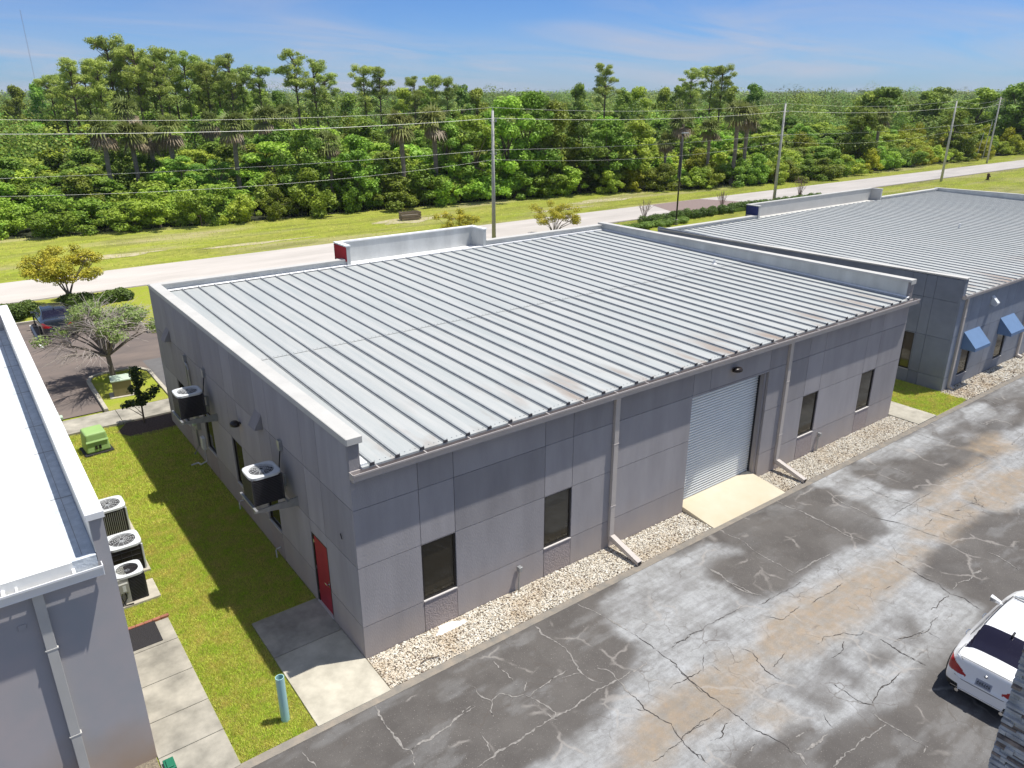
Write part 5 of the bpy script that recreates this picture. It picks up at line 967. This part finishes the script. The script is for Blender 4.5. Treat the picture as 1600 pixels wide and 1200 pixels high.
    for s in (-1,1):
        b=MB(); V=[]; 
        b.add([(2.92,s*.78,.93),(3.0,s*.78,.93),(2.86,s*1.02,.94),(3.03,s*1.03,.94),(2.92,s*.80,1.0),(3.0,s*.80,1.0),(2.86,s*1.02,1.07),(3.0,s*1.03,1.08)],[(0,1,3,2),(4,6,7,5),(0,2,6,4),(1,5,7,3),(2,3,7,6),(0,4,5,1)]); b.v=[(x*sx,y*sy,z*sz) for x,y,z in b.v]; m_=b.build('mirror',paint,rt,bevel=.02)
        b=MB(); b.add([(2.876*sx,s*.88*sy,.96*sz),(2.853*sx,s*1.01*sy,.955*sz),(2.853*sx,s*1.01*sy,1.055*sz),(2.876*sx,s*.88*sy,1.03*sz)],[(0,1,2,3)]); b.build('mirror_glass',M['chrome'],m_)
        for x in (1.32,2.25):
            b=MB(); b.tube([(x*sx,s*.90*sy,.80*sz),(x*sx+.06,s*.925*sy,.81*sz),(x*sx+.2,s*.925*sy,.81*sz),(x*sx+.25,s*.90*sy,.80*sz)],.014,6); b.build('door_handle',M['chrome'],rt)
        for x in (.86,3.72):
            b=MB(); b.tube([(x*sx,s*.72*sy,.31),(x*sx,s*.885*sy,.31)],.315,28); w=b.build('wheel',M['rubber'],rt,bevel=.02)
            b=MB(); b.tube([(x*sx,s*.87*sy,.31),(x*sx,s*.892*sy,.31)],.215,20)
            b.build('rim',M['alloy'],w)
            b=MB(); b.tube([(x*sx,s*.6*sy,.34),(x*sx,s*.90*sy,.34)],.36,24); b.build('wheel_arch',M['cartrim'],rt)
    b=MB(); b.add([(1.17,-.02,1.36),(1.17,.02,1.36),(1.34,.025,1.42),(1.34,-.025,1.42),(1.16,0,1.475)],[(0,1,2,3),(0,4,1),(1,4,2),(2,4,3),(3,4,0)]); b.v=[(x*sx,y*sy,z*sz) for x,y,z in b.v]; b.build('roof_antenna',M['cartrim'],rt)
    b=MB()
    for s in (-1,1): b.tube([(1.22*sx,s*.575*sy,1.345*sz),(1.6*sx,s*.565*sy,1.405*sz),(2.2*sx,s*.56*sy,1.428*sz),(2.8*sx,s*.555*sy,1.38*sz)],.008,5)
    b.tube([(2.72*sx,-.5*sy,1.395*sz),(2.72*sx,.5*sy,1.395*sz)],.012,5); b.build('roof_seam',M['cartrim'],rt)
    b=MB(); b.box(.3,4.3*sx,-.7*sy,.7*sy,.16,.5); b.build('underbody',M['cartrim'],rt)
    return rt
car('white sedan parked on the yard beside the stone pier, seen from the rear',(9.95,-9.50,0),R(1.5),M['carwhite'])
car('dark parked car nosed into the hedge under the sparse tree',(-1.95,33.1,0),R(90),M['cardark'],(4.5,1.8,1.5),plate=False)

# ------------------------------------------------------------ vegetation
def leaves(centers,n,size,r,flat=0.5,jit=0.35,aspect=0.62):
    """n leaf quads scattered in shells round each blob (cx,cy,cz,rx,ry,rz)"""
    C=np.asarray(centers,float); vol=(C[:,3]*C[:,4]+C[:,3]*C[:,5]+C[:,4]*C[:,5]); idx=r.choice(len(C),n,p=vol/vol.sum()); B=C[idx]
    d=r.normal(size=(n,3)); d/=np.linalg.norm(d,axis=1,keepdims=True); rad=(1-jit*r.random(n)**1.5)[:,None]
    p=B[:,:3]+d*B[:,3:]*rad
    nrm=d*0.8+r.normal(size=(n,3))*0.55+np.array([0,0,flat]); nrm/=np.linalg.norm(nrm,axis=1,keepdims=True)
    a=np.cross(nrm,r.normal(size=(n,3))); a/=np.linalg.norm(a,axis=1,keepdims=True)+1e-9; b=np.cross(nrm,a)
    s=(size*r.uniform(.6,1.25,n))[:,None]; a=a*s*.5; b=b*s*.5*aspect
    V=np.stack([p-a,p-b*1.0+a*.1,p+a,p+b*1.0+a*.1],1).reshape(-1,3); return V
def quads(V): return np.arange(len(V)).reshape(-1,4)
def tree_trunk(h,r0,limbs,r,lean=(0,0)):
    b=MB(); b.tube([(0,0,-.15),(lean[0]*.4,lean[1]*.4,h*.4),(lean[0],lean[1],h)],[r0*1.15,r0*.85,r0*.55],8)
    for (x,y,z,hh) in limbs:
        s=Vector((lean[0]*hh,lean[1]*hh,h*hh)); e=Vector((x,y,z)); mid=(s+e)/2+Vector((r.normal()*.15,r.normal()*.15,.1*(z-h*hh)))
        b.tube([s,mid,e],[r0*.5,r0*.3,r0*.1],6)
    return b
def protos():
    P={}
    def make(kind,i,nm,cmat,V,tb,tmat=None,extra=None):
        rt=empty(nm,(0,0,-500)); npmesh('crown',V,quads(V),cmat,rt)
        if extra is not None: npmesh('dead_fronds',extra,quads(extra),M['palm_dead'],rt)
        if tb: tb.build('trunk',tmat or M['bark'],rt)
        P.setdefault(kind,[]).append(rt)
    for i in range(6):   # low mangrove like shrubs, leafy down to the ground
        r=np.random.default_rng(100+i); C=[]
        for k in range(34):
            a=r.uniform(0,6.28); q=r.uniform(0,2.5); z=r.uniform(.4,4.1-q*.6); s=r.uniform(.35,.85); C.append((q*math.cos(a),q*math.sin(a),z,s,s,s*.8))
        V=leaves(C,6500,.27,r,jit=.7); tb=tree_trunk(2.2,.09,[(c[0],c[1],c[2],r.uniform(.3,.9)) for c in C[:7]],r); make('shrub',i,'mangrove_shrub',M['leaf_y'] if i==5 else M['leaf_a'],V,tb)
    for i in range(6):   # broadleaf trees
        r=np.random.default_rng(200+i); C=[]; H=r.uniform(7.5,9.5)
        for k in range(44):
            a=r.uniform(0,6.28); u=r.random(); z=H*(.16+.78*u); q=r.uniform(.2,1)*3.0*math.sin(math.pi*min(1,.18+.75*u)); s=r.uniform(.45,1.05); C.append((q*math.cos(a),q*math.sin(a),z,s,s,s*.75))
        V=leaves(C,9000,.31,r,jit=.65); tb=tree_trunk(H*.6,.16,[(c[0],c[1],c[2],r.uniform(.4,1)) for c in C[:10]],r); make('broad',i,'broadleaf_tree',M['leaf_b'] if i%3 else M['leaf_a'],V,tb)
    for i in range(4):   # slash pines
        r=np.random.default_rng(300+i); H=18.0; C=[]; lim=[]
        for k in range(40):
            u=r.random()**.7; z=H*(.50+.48*u); q=(3.3*(1-abs(u-.6)*.95))*r.uniform(.2,1); a=r.uniform(0,6.28); s=r.uniform(.55,1.05); x,y=q*math.cos(a),q*math.sin(a); C.append((x,y,z,s*1.1,s*1.1,s*.6)); lim.append((x,y,z-.1,min(.99,max(.5,(z-1.6)/H*1.0))))
        V=leaves(C,9500,.32,r,aspect=.4,jit=.95); tb=MB(); tb.tube([(0,0,-.2),(.15,.1,H*.5),(0,.1,H*.96)],[.26,.18,.07],8)
        for (x,y,z,hh) in lim: s=Vector((.05,.1,max(H*.5,z-1.1))); e=Vector((x,y,z)); tb.tube([s,(s+e)/2+Vector((0,0,-.15)),e],[.07,.05,.025],5)
        make('pine',i,'slash_pine',M['leaf_pine'],V,tb)
    for i in range(3):   # cabbage palms
        r=np.random.default_rng(400+i); H=6.2; V=[];D=[]
        for k in range(46):
            a=r.uniform(0,6.28); el=r.uniform(-1.15,1.35); dead=el<-.45; L_=r.uniform(1.0,1.5); dr=np.array([math.cos(a)*math.cos(el),math.sin(a)*math.cos(el),math.sin(el)]); o=np.array([0,0,H])+dr*.5; side=np.cross(dr,[0,0,1]); side/=np.linalg.norm(side)
            for j in range(9):
                w=(j-4)/4*1.15; d2=dr*math.cos(w)+side*math.sin(w); up=np.cross(side,dr); wd=np.cross(d2,up); wd/=np.linalg.norm(wd); tip=o+d2*L_*(1-.25*abs(w)); tip[2]-=.35*L_*(.5+abs(w)*.6); mid=o+d2*L_*.55
                (D if dead else V).extend([o,mid-wd*.07,tip,mid+wd*.07])
        tb=MB(); tb.tube([(0,0,-.2),(.1,0,3),(0,0,H)],[.2,.17,.2],8); make('palm',i,'cabbage_palm',M['leaf_palm'],np.array(V),tb,M['barkgrey'],np.array(D))
    return P
PR=protos(); used=set()
def plant(kind,i,x,y,s,rz,label,cat,group,sz=None):
    p=PR[kind][i%len(PR[kind])]
    if id(p) in used:
        o=p.copy(); COL.objects.link(o)
        for ch in p.children: c=ch.copy(); COL.objects.link(c); c.parent=o
    else: used.add(id(p)); o=p
    o.location=(x,y,-.08); o.rotation_euler=(0,0,rz); o.scale=(s,s,sz or s); tag(o,label,cat,group); return o
CAM=np.array([-5.821,-13.609]); FW=np.array([.5998,.8001]); RT=np.array([.8001,-.5998])
def inview(x,y,mar=8):
    d=np.array([x,y])-CAM; z=d@FW; return z>0 and abs(d@RT)<z*.70+mar
TLX=[-60,-30,-2,20,45,62,75,85,100,165,300]; TLY=[76,73,69.5,66,64.5,63,58,55,54,56,57]
tl=lambda x:float(np.interp(x,TLX,TLY))
r=np.random.default_rng(21); n_=0
G1='mangrove shrubs lining the road verge'; L1='green mangrove shrub in the thicket along the far road verge'
for row in range(4):
    x=-22+row
    while x<240:
        st=4.2+row*1.0+max(0,x-120)*.03; y=tl(x)+2.4+row*4.2+r.normal()*.7
        if inview(x,y,5) and n_<290: plant('shrub',(5 if (x>120 and r.random()<.5) or r.random()<.05 else int(r.integers(0,5))),x+r.normal()*.5,y,r.uniform(.85,1.35)*(.95+.12*row)*(1.2 if 28<x<52 else 1),r.uniform(0,6.3),L1,'shrub',G1,r.uniform(.8,1.2)*(.85+.12*row)*(1.3 if 28<x<52 else 1)); n_+=1
        x+=st*r.uniform(.8,1.2)
G2='broadleaf trees filling the forest'; L2='broadleaf tree standing in the dense forest behind the verge shrubs'; n_=0
for row in range(12):
    x=-30
    while x<230:
        y=tl(x)+13+row*6.0+r.normal()*1.5; dd=np.hypot(x+5.8,y+13.6)
        if inview(x,y,6) and n_<262 and dd<190:
            k=.66+.02*row; plant('broad',int(r.integers(0,6)),x+r.normal()*1.2,y,r.uniform(.95,1.55),r.uniform(0,6.3),L2,'tree',G2,(k*r.uniform(.68,1.28))*(1.12 if 25<x<60 else 1)); n_+=1
        x+=6.8*r.uniform(.75,1.3)
# cabbage palms: photo columns at the edge of the forest
def at_px(px,dist):
    a=(px-800)/1171.93; d=FW*.9326+RT*a+FW*0; d=FW+RT*a/1.0*.98; d=d/np.linalg.norm(d); p=CAM+d*dist; k=dist
    while p[1]<tl(float(p[0]))+3.5 and k<400: k+=1; p=CAM+d*k
    return float(p[0]),float(p[1])
gp='cabbage palms in the forest'
for px,dist,s,lab in ((182,100,1.1,'cabbage palm with brown skirt, leftmost in the forest'),(222,101,1.05,'cabbage palm with brown skirt, second from the left'),(250,102,1.0,'cabbage palm leaning against its left neighbour'),(282,100,1.1,'cabbage palm right of the pair under the pines'),(380,97,1.15,'cabbage palm with the fullest brown skirt left of centre'),(345,125,1.1,'small cabbage palm high in the forest left of centre'),(222,135,1.3,'tall cabbage palm below the tallest pines'),(430,110,1.2,'cabbage palm beneath the slender pines'),(520,88,.95,'cabbage palm trunk between broadleaf crowns'),(632,90,1.15,'cabbage palm with bare pale trunk left of the nearest pole'),(682,96,1.2,'cabbage palm just left of the nearest pole'),(1058,100,1.1,'cabbage palm behind the black street lamp'),(1035,92,.8,'low cabbage palm left of the black street lamp'),(1140,112,1.25,'yellowish cabbage palm right of the street lamp'),(1156,113,1.2,'yellowish cabbage palm farther right of the street lamp'),(1100,110,1.0,'dark cabbage palm between lamp and second pole'),(1355,118,1.1,'cabbage palm half buried between second and third pole'),(460,128,1.2,'cabbage palm far back left of centre')):
    x,y=at_px(px,dist); plant('palm',int(r.integers(0,3)),x,y,s*1.28,r.uniform(0,6),lab,'palm',gp)
for px,dist,s,hh,lab in ((740,86,1.25,10.2,'tall broadleaf tree just left of the nearest utility pole'),(795,88,1.35,12.4,'tall dark tree rising right of the nearest utility pole'),(828,90,1.4,13.0,'tallest broadleaf tree touching the skyline right of the nearest pole'),(862,91,1.3,12.0,'tall dark tree right of the tallest broadleaf tree'),(905,86,1.3,9.8,'dark broadleaf tree above the golden bush'),(948,85,1.25,9.6,'dark broadleaf tree halfway between pole and street lamp'),(990,86,1.2,8.8,'dark broadleaf tree left of the street lamp'),(560,92,1.1,8.2,'round broadleaf tree standing forward left of centre'),(490,92,1.2,9.0,'large round broadleaf tree below the tall slender pine'),(700,90,1.2,9.4,'bright broadleaf tree left of the nearest pole base'),(1330,150,1.3,10.5,'dark tree mass between the second and third pole'),(1470,175,1.3,9.5,'dark tree behind the third pole')):
    x,y=at_px(px,dist); plant('broad',int(r.integers(0,6)),x,y,s,r.uniform(0,6),lab,'tree','forward standing broadleaf trees',hh/8.6)
sky_=[(345,172,14.2),(372,168,14.8),(398,170,14.4),(425,175,13.8),(450,180,13.6),(130,185,13.8),(60,230,14.6),(95,215,14.2),(560,185,13.6),(640,180,14.0),(668,176,14.4),(725,178,14.0),(750,182,13.7),(900,190,14.0),(965,185,14.6),(990,190,14.2),(1030,200,14.3),(1055,195,14.6),(1130,205,14.2),(1160,210,14.0),(1340,215,15.0),(1362,212,15.4),(1420,225,14.6),(1440,228,14.8),(1500,230,15.0),(1560,220,15.4),(1585,218,16.0),(1610,222,15.6)]
for k,(px,dist,hh) in enumerate(sky_):
    x,y=at_px(px,dist); plant('broad',k,x,y,1.25 if px<1190 else 2.1,r.uniform(0,6),'tall broadleaf crown standing up along the forest skyline','tree','crowns along the forest skyline',(hh-(0 if px<1190 else 1.3))/8.6)
gn='slash pines rising above the forest'; 
pines=[(115,150,.86),(150,140,1.0),(168,146,.95),(190,142,1.02),(210,150,1.22),(232,152,1.12),(248,148,1.14),(268,150,1.08),(286,146,1.12),(300,154,1.06),(318,150,1.1),(336,158,1.02),(350,152,1.0),(366,158,1.06),(385,150,1.08),(400,160,.98),(130,156,.9),(180,160,1.0),(222,165,1.2),(258,168,1.15),(345,168,1.05),(275,142,1.0)]
for k,(px,dist,s) in enumerate(pines):
    x,y=at_px(px,dist); plant('pine',k,x,y,s*.92,r.uniform(0,6),'slash pine in the dense row of pines at the left skyline','pine',gn,s)
for k,(px,dist,s,lab) in enumerate(((426,150,1.0,'small slash pine between the pine row and the tall slender pine'),(480,142,1.12,'tall slender slash pine standing alone left of centre'),(508,144,1.05,'slash pine with open crown right of the tall slender pine'),(524,150,.95,'short slash pine behind the open crowned pine'),(581,155,1.02,'left pine of the pair on the skyline left of the nearest pole'),(605,156,1.0,'right pine of the pair on the skyline left of the nearest pole'),(656,165,.92,'low slash pine left of the nearest pole top'),(683,160,.94,'slash pine just left of the nearest pole top'),(705,160,.9,'reddish topped slash pine by the nearest pole top'),(939,150,1.02,'lone round topped pine on the skyline right of the nearest pole'),(1066,165,1.0,'round topped pine left of the right hand pair'),(1096,175,1.05,'thin pine of the right hand pair'),(1112,172,1.04,'dense pine of the right hand pair'))):
    x,y=at_px(px,dist); plant('pine',k,x,y,s*.9,r.uniform(0,6),lab,'pine',gn,s*.98)
# the wood beyond: reads as one mass
def far_wood():
    r=np.random.default_rng(55); Vs=[]; Ts=[]
    for d0,d1,n,q,s,h0,h1 in ((125,190,900,260,.40,4.5,9.5),(185,330,2300,220,.46,4.5,10.5),(330,700,3800,100,.85,5,11.5),(700,1600,4500,44,1.8,7,15),(1600,4200,6000,26,4.5,9,20),(230,900,300,330,.6,12,16.5),(140,330,110,420,.45,9.5,12.5)):
        dd=np.sqrt(r.uniform(d0*d0,d1*d1,n)); a=r.uniform(-.68,.68,n); P=CAM+ (FW[None]*np.cos(a)[:,None]+RT[None]*np.sin(a)[:,None])*dd[:,None]
        keep=P[:,1]>np.interp(P[:,0],TLX+[6000],TLY+[400])+(38 if d0<150 else 16); P=P[keep]; n=len(P); k=max(1,dd.mean()/250)
        if n<400 and d0!=125: P=P[fbm(P[:,0],P[:,1],.012,2,61)>.47]; n=len(P)
        h=r.uniform(h0,h1,n)*(.62+.75*fbm(P[:,0],P[:,1],.03,4,8)); w=r.uniform(2.0,5.8,n)*min(k,5)**.9; T=r.random(n); h*=(.75+.55*r.random(n)**2)
        idx=np.repeat(np.arange(n),q); m=len(idx); d=r.normal(size=(m,3)); d[:,2]=np.abs(d[:,2])*.9+.05*r.normal(size=m); d/=np.linalg.norm(d,axis=1,keepdims=True); rr=(1-.25*r.random(m))
        c=np.stack([P[idx,0]+d[:,0]*w[idx]*rr,P[idx,1]+d[:,1]*w[idx]*rr,h[idx]*.45+d[:,2]*h[idx]*.55*rr],1)
        nr=d+r.normal(size=(m,3))*.3; nr/=np.linalg.norm(nr,axis=1,keepdims=True); A=np.cross(nr,r.normal(size=(m,3))); A/=np.linalg.norm(A,axis=1,keepdims=True); B=np.cross(nr,A); ss=(s*r.uniform(.6,1.3,m))[:,None]*.5
        Ts.append(T[idx]); Vs.append(np.stack([c-A*ss,c-B*ss*.8,c+A*ss,c+B*ss*.8],1).reshape(-1,3))
    V=np.concatenate(Vs); fo=npmesh('distant_forest',V,quads(V),M['leaf_far']); at=fo.data.attributes.new('tint','FLOAT','FACE'); at.data.foreach_set('value',np.concatenate(Ts).astype(np.float32)); tag(fo,'distant forest canopy reaching the horizon','forest',kind='stuff')
far_wood()
poly('forest_floor',[(-400,80),(-30,75.5),(-2,71.5),(20,68),(45,66.5),(62,65),(75,60),(85,57),(100,56),(165,58),(300,59),(3000,300),(4000,6500),(-400,6500)],-.03,mat('forest_floor',(.03,.035,.015),1,var=.2,vscale=.2))
# ornamental trees by the lot
def ornamental(name,label,cat,loc,C,n,size,lm,trunk,twigs=0,bark='barkgrey',tw=(1.0,.008),seed=1,rz=0,jit=.6,extra=None):
    rt=empty(name,loc,rz); tag(rt,label,cat); r=np.random.default_rng(seed)
    V=leaves(C,n,size,r,jit=jit); npmesh('crown',V,quads(V),M[lm],rt); b=trunk
    b.build('trunk',M[bark],rt)
    if twigs:
        t=MB(); C=np.array(C)
        for k in range(twigs):
            c=C[r.integers(len(C))]; d=r.normal(size=3); d[2]=abs(d[2])*.4-.1; d/=np.linalg.norm(d); o=c[:3]*.55+np.array([0,0,c[2]*.42]); e=c[:3]+d*c[3:]*tw[0]*r.uniform(.7,1.2); mid=(o+e)/2+r.normal(size=3)*.08; t.tube([o,mid,e],[.018,.012,tw[1]*.6],4,False)
        t.build('bare_twigs',M['barkgrey'],rt)
    return rt
r=np.random.default_rng(31)
C=[]
for k in range(46):
    a=r.uniform(0,6.28); q=2.15*math.sqrt(r.random()); C.append((q*math.cos(a),q*math.sin(a),1.5+2.1*math.sqrt(max(0,1-(q/2.5)**2))*r.uniform(.15,1.0),r.uniform(.35,.6),r.uniform(.35,.6),r.uniform(.22,.38)))
tb=MB()
for k in range(5):
    a=k*1.256+.3; tb.tube([(.06*math.cos(a),.06*math.sin(a),-.1),(.13*math.cos(a),.13*math.sin(a),.75),(.6*math.cos(a),.6*math.sin(a),1.6),(1.35*math.cos(a+.2),1.35*math.sin(a+.2),2.4)],[.08,.06,.045,.02],6)
for c in C[:18]: tb.tube([(c[0]*.35,c[1]*.35,1.45),(c[0]*.7,c[1]*.7,(1.45+c[2])/2),(c[0],c[1],c[2])],[.035,.022,.01],5)
ornamental('crape_myrtle','golden leaved crape myrtle by the hedge at the road','tree',(-.35,41.3,0),C,15000,.13,'leaf_gold',tb,twigs=60,seed=5,jit=.8)
C=[]
for k in range(48):
    a=r.uniform(0,6.28); q=2.6*math.sqrt(r.random()); z=2.0+1.85*math.sqrt(max(0,1-(q/2.6)**2))*r.uniform(.3,1); C.append((q*math.cos(a),q*math.sin(a),z,.45,.45,.3))
tb=MB(); tb.tube([(.05,0,-.1),(0,0,.8),(-.02,0,1.45)],[.15,.11,.1],10)
for c in C: tb.tube([(-.02,0,1.35),(c[0]*.4,c[1]*.4,1.35+(c[2]-1.35)*.5),(c[0]*.8,c[1]*.8,1.35+(c[2]-1.35)*.85),(c[0]*1.1,c[1]*1.1,c[2])],[.06,.035,.02,.008],5)
Cl=[c for k_,c in enumerate(C) if c[0]+c[1]*.2>-.5 or k_%4==0]
rt=ornamental('sparse_tree','half bare tree with grey twigs on the parking island','tree',(-1.05,23.9,0),Cl,11000,.115,'leaf_pale',tb,twigs=0,seed=6,jit=.9)
t=MB()
for k in range(1000):
    c=C[r.integers(len(C))]; o=np.array([c[0]*.6,c[1]*.6,1.5+(c[2]-1.5)*.8]); d=np.array([c[0],c[1],0])/max(.3,np.hypot(c[0],c[1])); e=np.array(c[:3])+d*r.uniform(-.4,.25)+r.normal(size=3)*np.array([.45,.45,.25])-np.array([0,0,r.uniform(-.2,.35)]); mid=(o+e)/2+np.array([0,0,.12])+r.normal(size=3)*.08; t.tube([o,mid,e],[.014,.011,.006],3,False)
t.build('bare_twigs',mat('twig',(.50,.44,.40),.9),rt)
C=[(0,0,z,.22+.12*math.sin(z*3),.22,.2) for z in np.arange(.9,2.5,.2)]+[(.42,-.1,1.35,.28,.25,.22),(.62,-.15,1.55,.22,.2,.2),(-.35,.1,.85,.28,.25,.16),(-.6,.05,.75,.2,.2,.12),(.25,.1,1.1,.25,.25,.2),(-.2,-.1,1.5,.25,.22,.2),(.15,0,1.8,.22,.2,.2)]
C=[(c[0]*1.1*RT[0],c[0]*1.1*RT[1]+c[1],*c[2:]) for c in C]
tb=MB(); tb.tube([(0,0,-.05),(.02,0,1.0),(0,0,2.35)],[.04,.03,.012],7)
for c in C[8:]: tb.tube([(0,0,c[2]-.45),(c[0],c[1],c[2])],[.018,.008],5)
ornamental('young_magnolia','small dark green young tree in the mulch bed by the warehouse corner','tree',(-.99,18.1,0),C,2000,.13,'leaf_dark',tb,seed=9,jit=.9,bark='bark')
def vase(name,label,cat,x,y,w,h,n,lm,seed,twigs=70,g=None):
    r=np.random.default_rng(seed); C=[]; tb=MB()
    for k in range(26):
        a=r.uniform(0,6.28); q=w/2*r.random()**.6; z=h*(.42+.55*r.random()*(1-.35*(q/(w/2)))); s=w*.10; C.append((q*math.cos(a),q*math.sin(a),z,s,s,s*.7)); tb.tube([(0,0,0),(q*.35*math.cos(a),q*.35*math.sin(a),z*.55),(q*math.cos(a),q*math.sin(a),z)],[.03,.02,.008],4)
    rt=ornamental(name,label,cat,(x,y,0),C,n,.13,lm,tb,twigs=twigs,seed=seed,jit=.8)
    if g: rt['group']=g
vase('golden_bush','golden green vase shaped bush right of the nearest utility pole','bush',40.5,41.5,5.0,3.4,6500,'leaf_gold',41); vase('golden_bush','golden green bush left of the nearest utility pole','bush',29.8,41.5,4.2,3.6,6500,'leaf_gold',42)
def bare(x,y,h,label,seed):
    r=np.random.default_rng(seed); b=MB()
    for k in range(16):
        a=r.uniform(0,6.28); q=h*.38*r.random(); e=Vector((q*math.cos(a),q*math.sin(a),h*r.uniform(.7,1))); b.tube([(0,0,0),(e.x*.35,e.y*.35,e.z*.5),e],[.035,.022,.01],4)
        for j in range(3): s=e*r.uniform(.5,.9); b.tube([s,s+Vector((r.normal()*.25,r.normal()*.25,.45))],[.014,.007],3)
    rt=empty('bare_shrub',(x,y,0)); tag(rt,label,'shrub','leafless shrubs by the road'); b.build('branches',mat('bare_branch_%d'%seed,(.36,.25,.21),.9),rt)
bare(53.2,41.9,2.4,'leafless shrub just left of the black street lamp',1); bare(66.3,42.2,2.3,'leafless shrub right of the black street lamp',2); bare(82.5,42.8,2.9,'leafless shrub right of the second utility pole',3)
def hedge(name,x0,x1,y0,y1,h,n,label,lm,seed,top=.2):
    r=np.random.default_rng(seed); rt=empty(name,((x0+x1)/2,(y0+y1)/2,0)); tag(rt,label,'hedge'); L_=x1-x0;C=[]
    nk=max(8,int(L_*2))
    for k in range(nk): C.append((-L_/2+.3+(L_-.6)*k/(nk-1)+r.uniform(-.2,.2),r.uniform(-.3,.3)*(y1-y0),h*r.uniform(.35,.6),.55,(y1-y0)*.42,h*.5))
    V=leaves(C,n,.15,r,jit=.5); V[:,2]=np.maximum(V[:,2],0.0); npmesh('foliage',V,quads(V),M[lm],rt); b=MB(); b.box(-L_/2+.3,L_/2-.3,-(y1-y0)*.22,(y1-y0)*.22,0,h*.4); b.build('branches',M['leaf_hedge'],rt)
hedge('hedge',-5.2,-2.7,38.6,40.2,.95,7000,'dark green hedge clump left of the dark parked car','leaf_hedge',61); hedge('hedge',-1.0,3.1,39.5,40.8,.8,9000,'green hedge behind the dark parked car','leaf_hedge',62)
hedge('hedge',52.0,84,40.4,41.6,.95,42000,'long low clipped hedge behind the blue trimmed building','leaf_hedge',63); hedge('ground_hedge',48,57,38.6,40.4,.55,12000,'low bright shrub bed at the base of the black street lamp','leaf_live',64)

def haze():
    b=MB(); b.box(-600,5200,-300,5200,-1.2,26); o=b.build('haze',M['joint']); o.data.materials.clear()
    m=bpy.data.materials.new('haze_air'); m.use_nodes=True; nt=m.node_tree; nt.nodes.clear(); out=nt.nodes.new('ShaderNodeOutputMaterial'); v=nt.nodes.new('ShaderNodeVolumePrincipled')
    v.inputs['Density'].default_value=0.00010; v.inputs['Color'].default_value=(.80,.88,1,1); v.inputs['Anisotropy'].default_value=0.0
    nt.links.new(v.outputs[0],out.inputs['Volume']); o.data.materials.append(m); tag(o,kind='stuff')
haze()
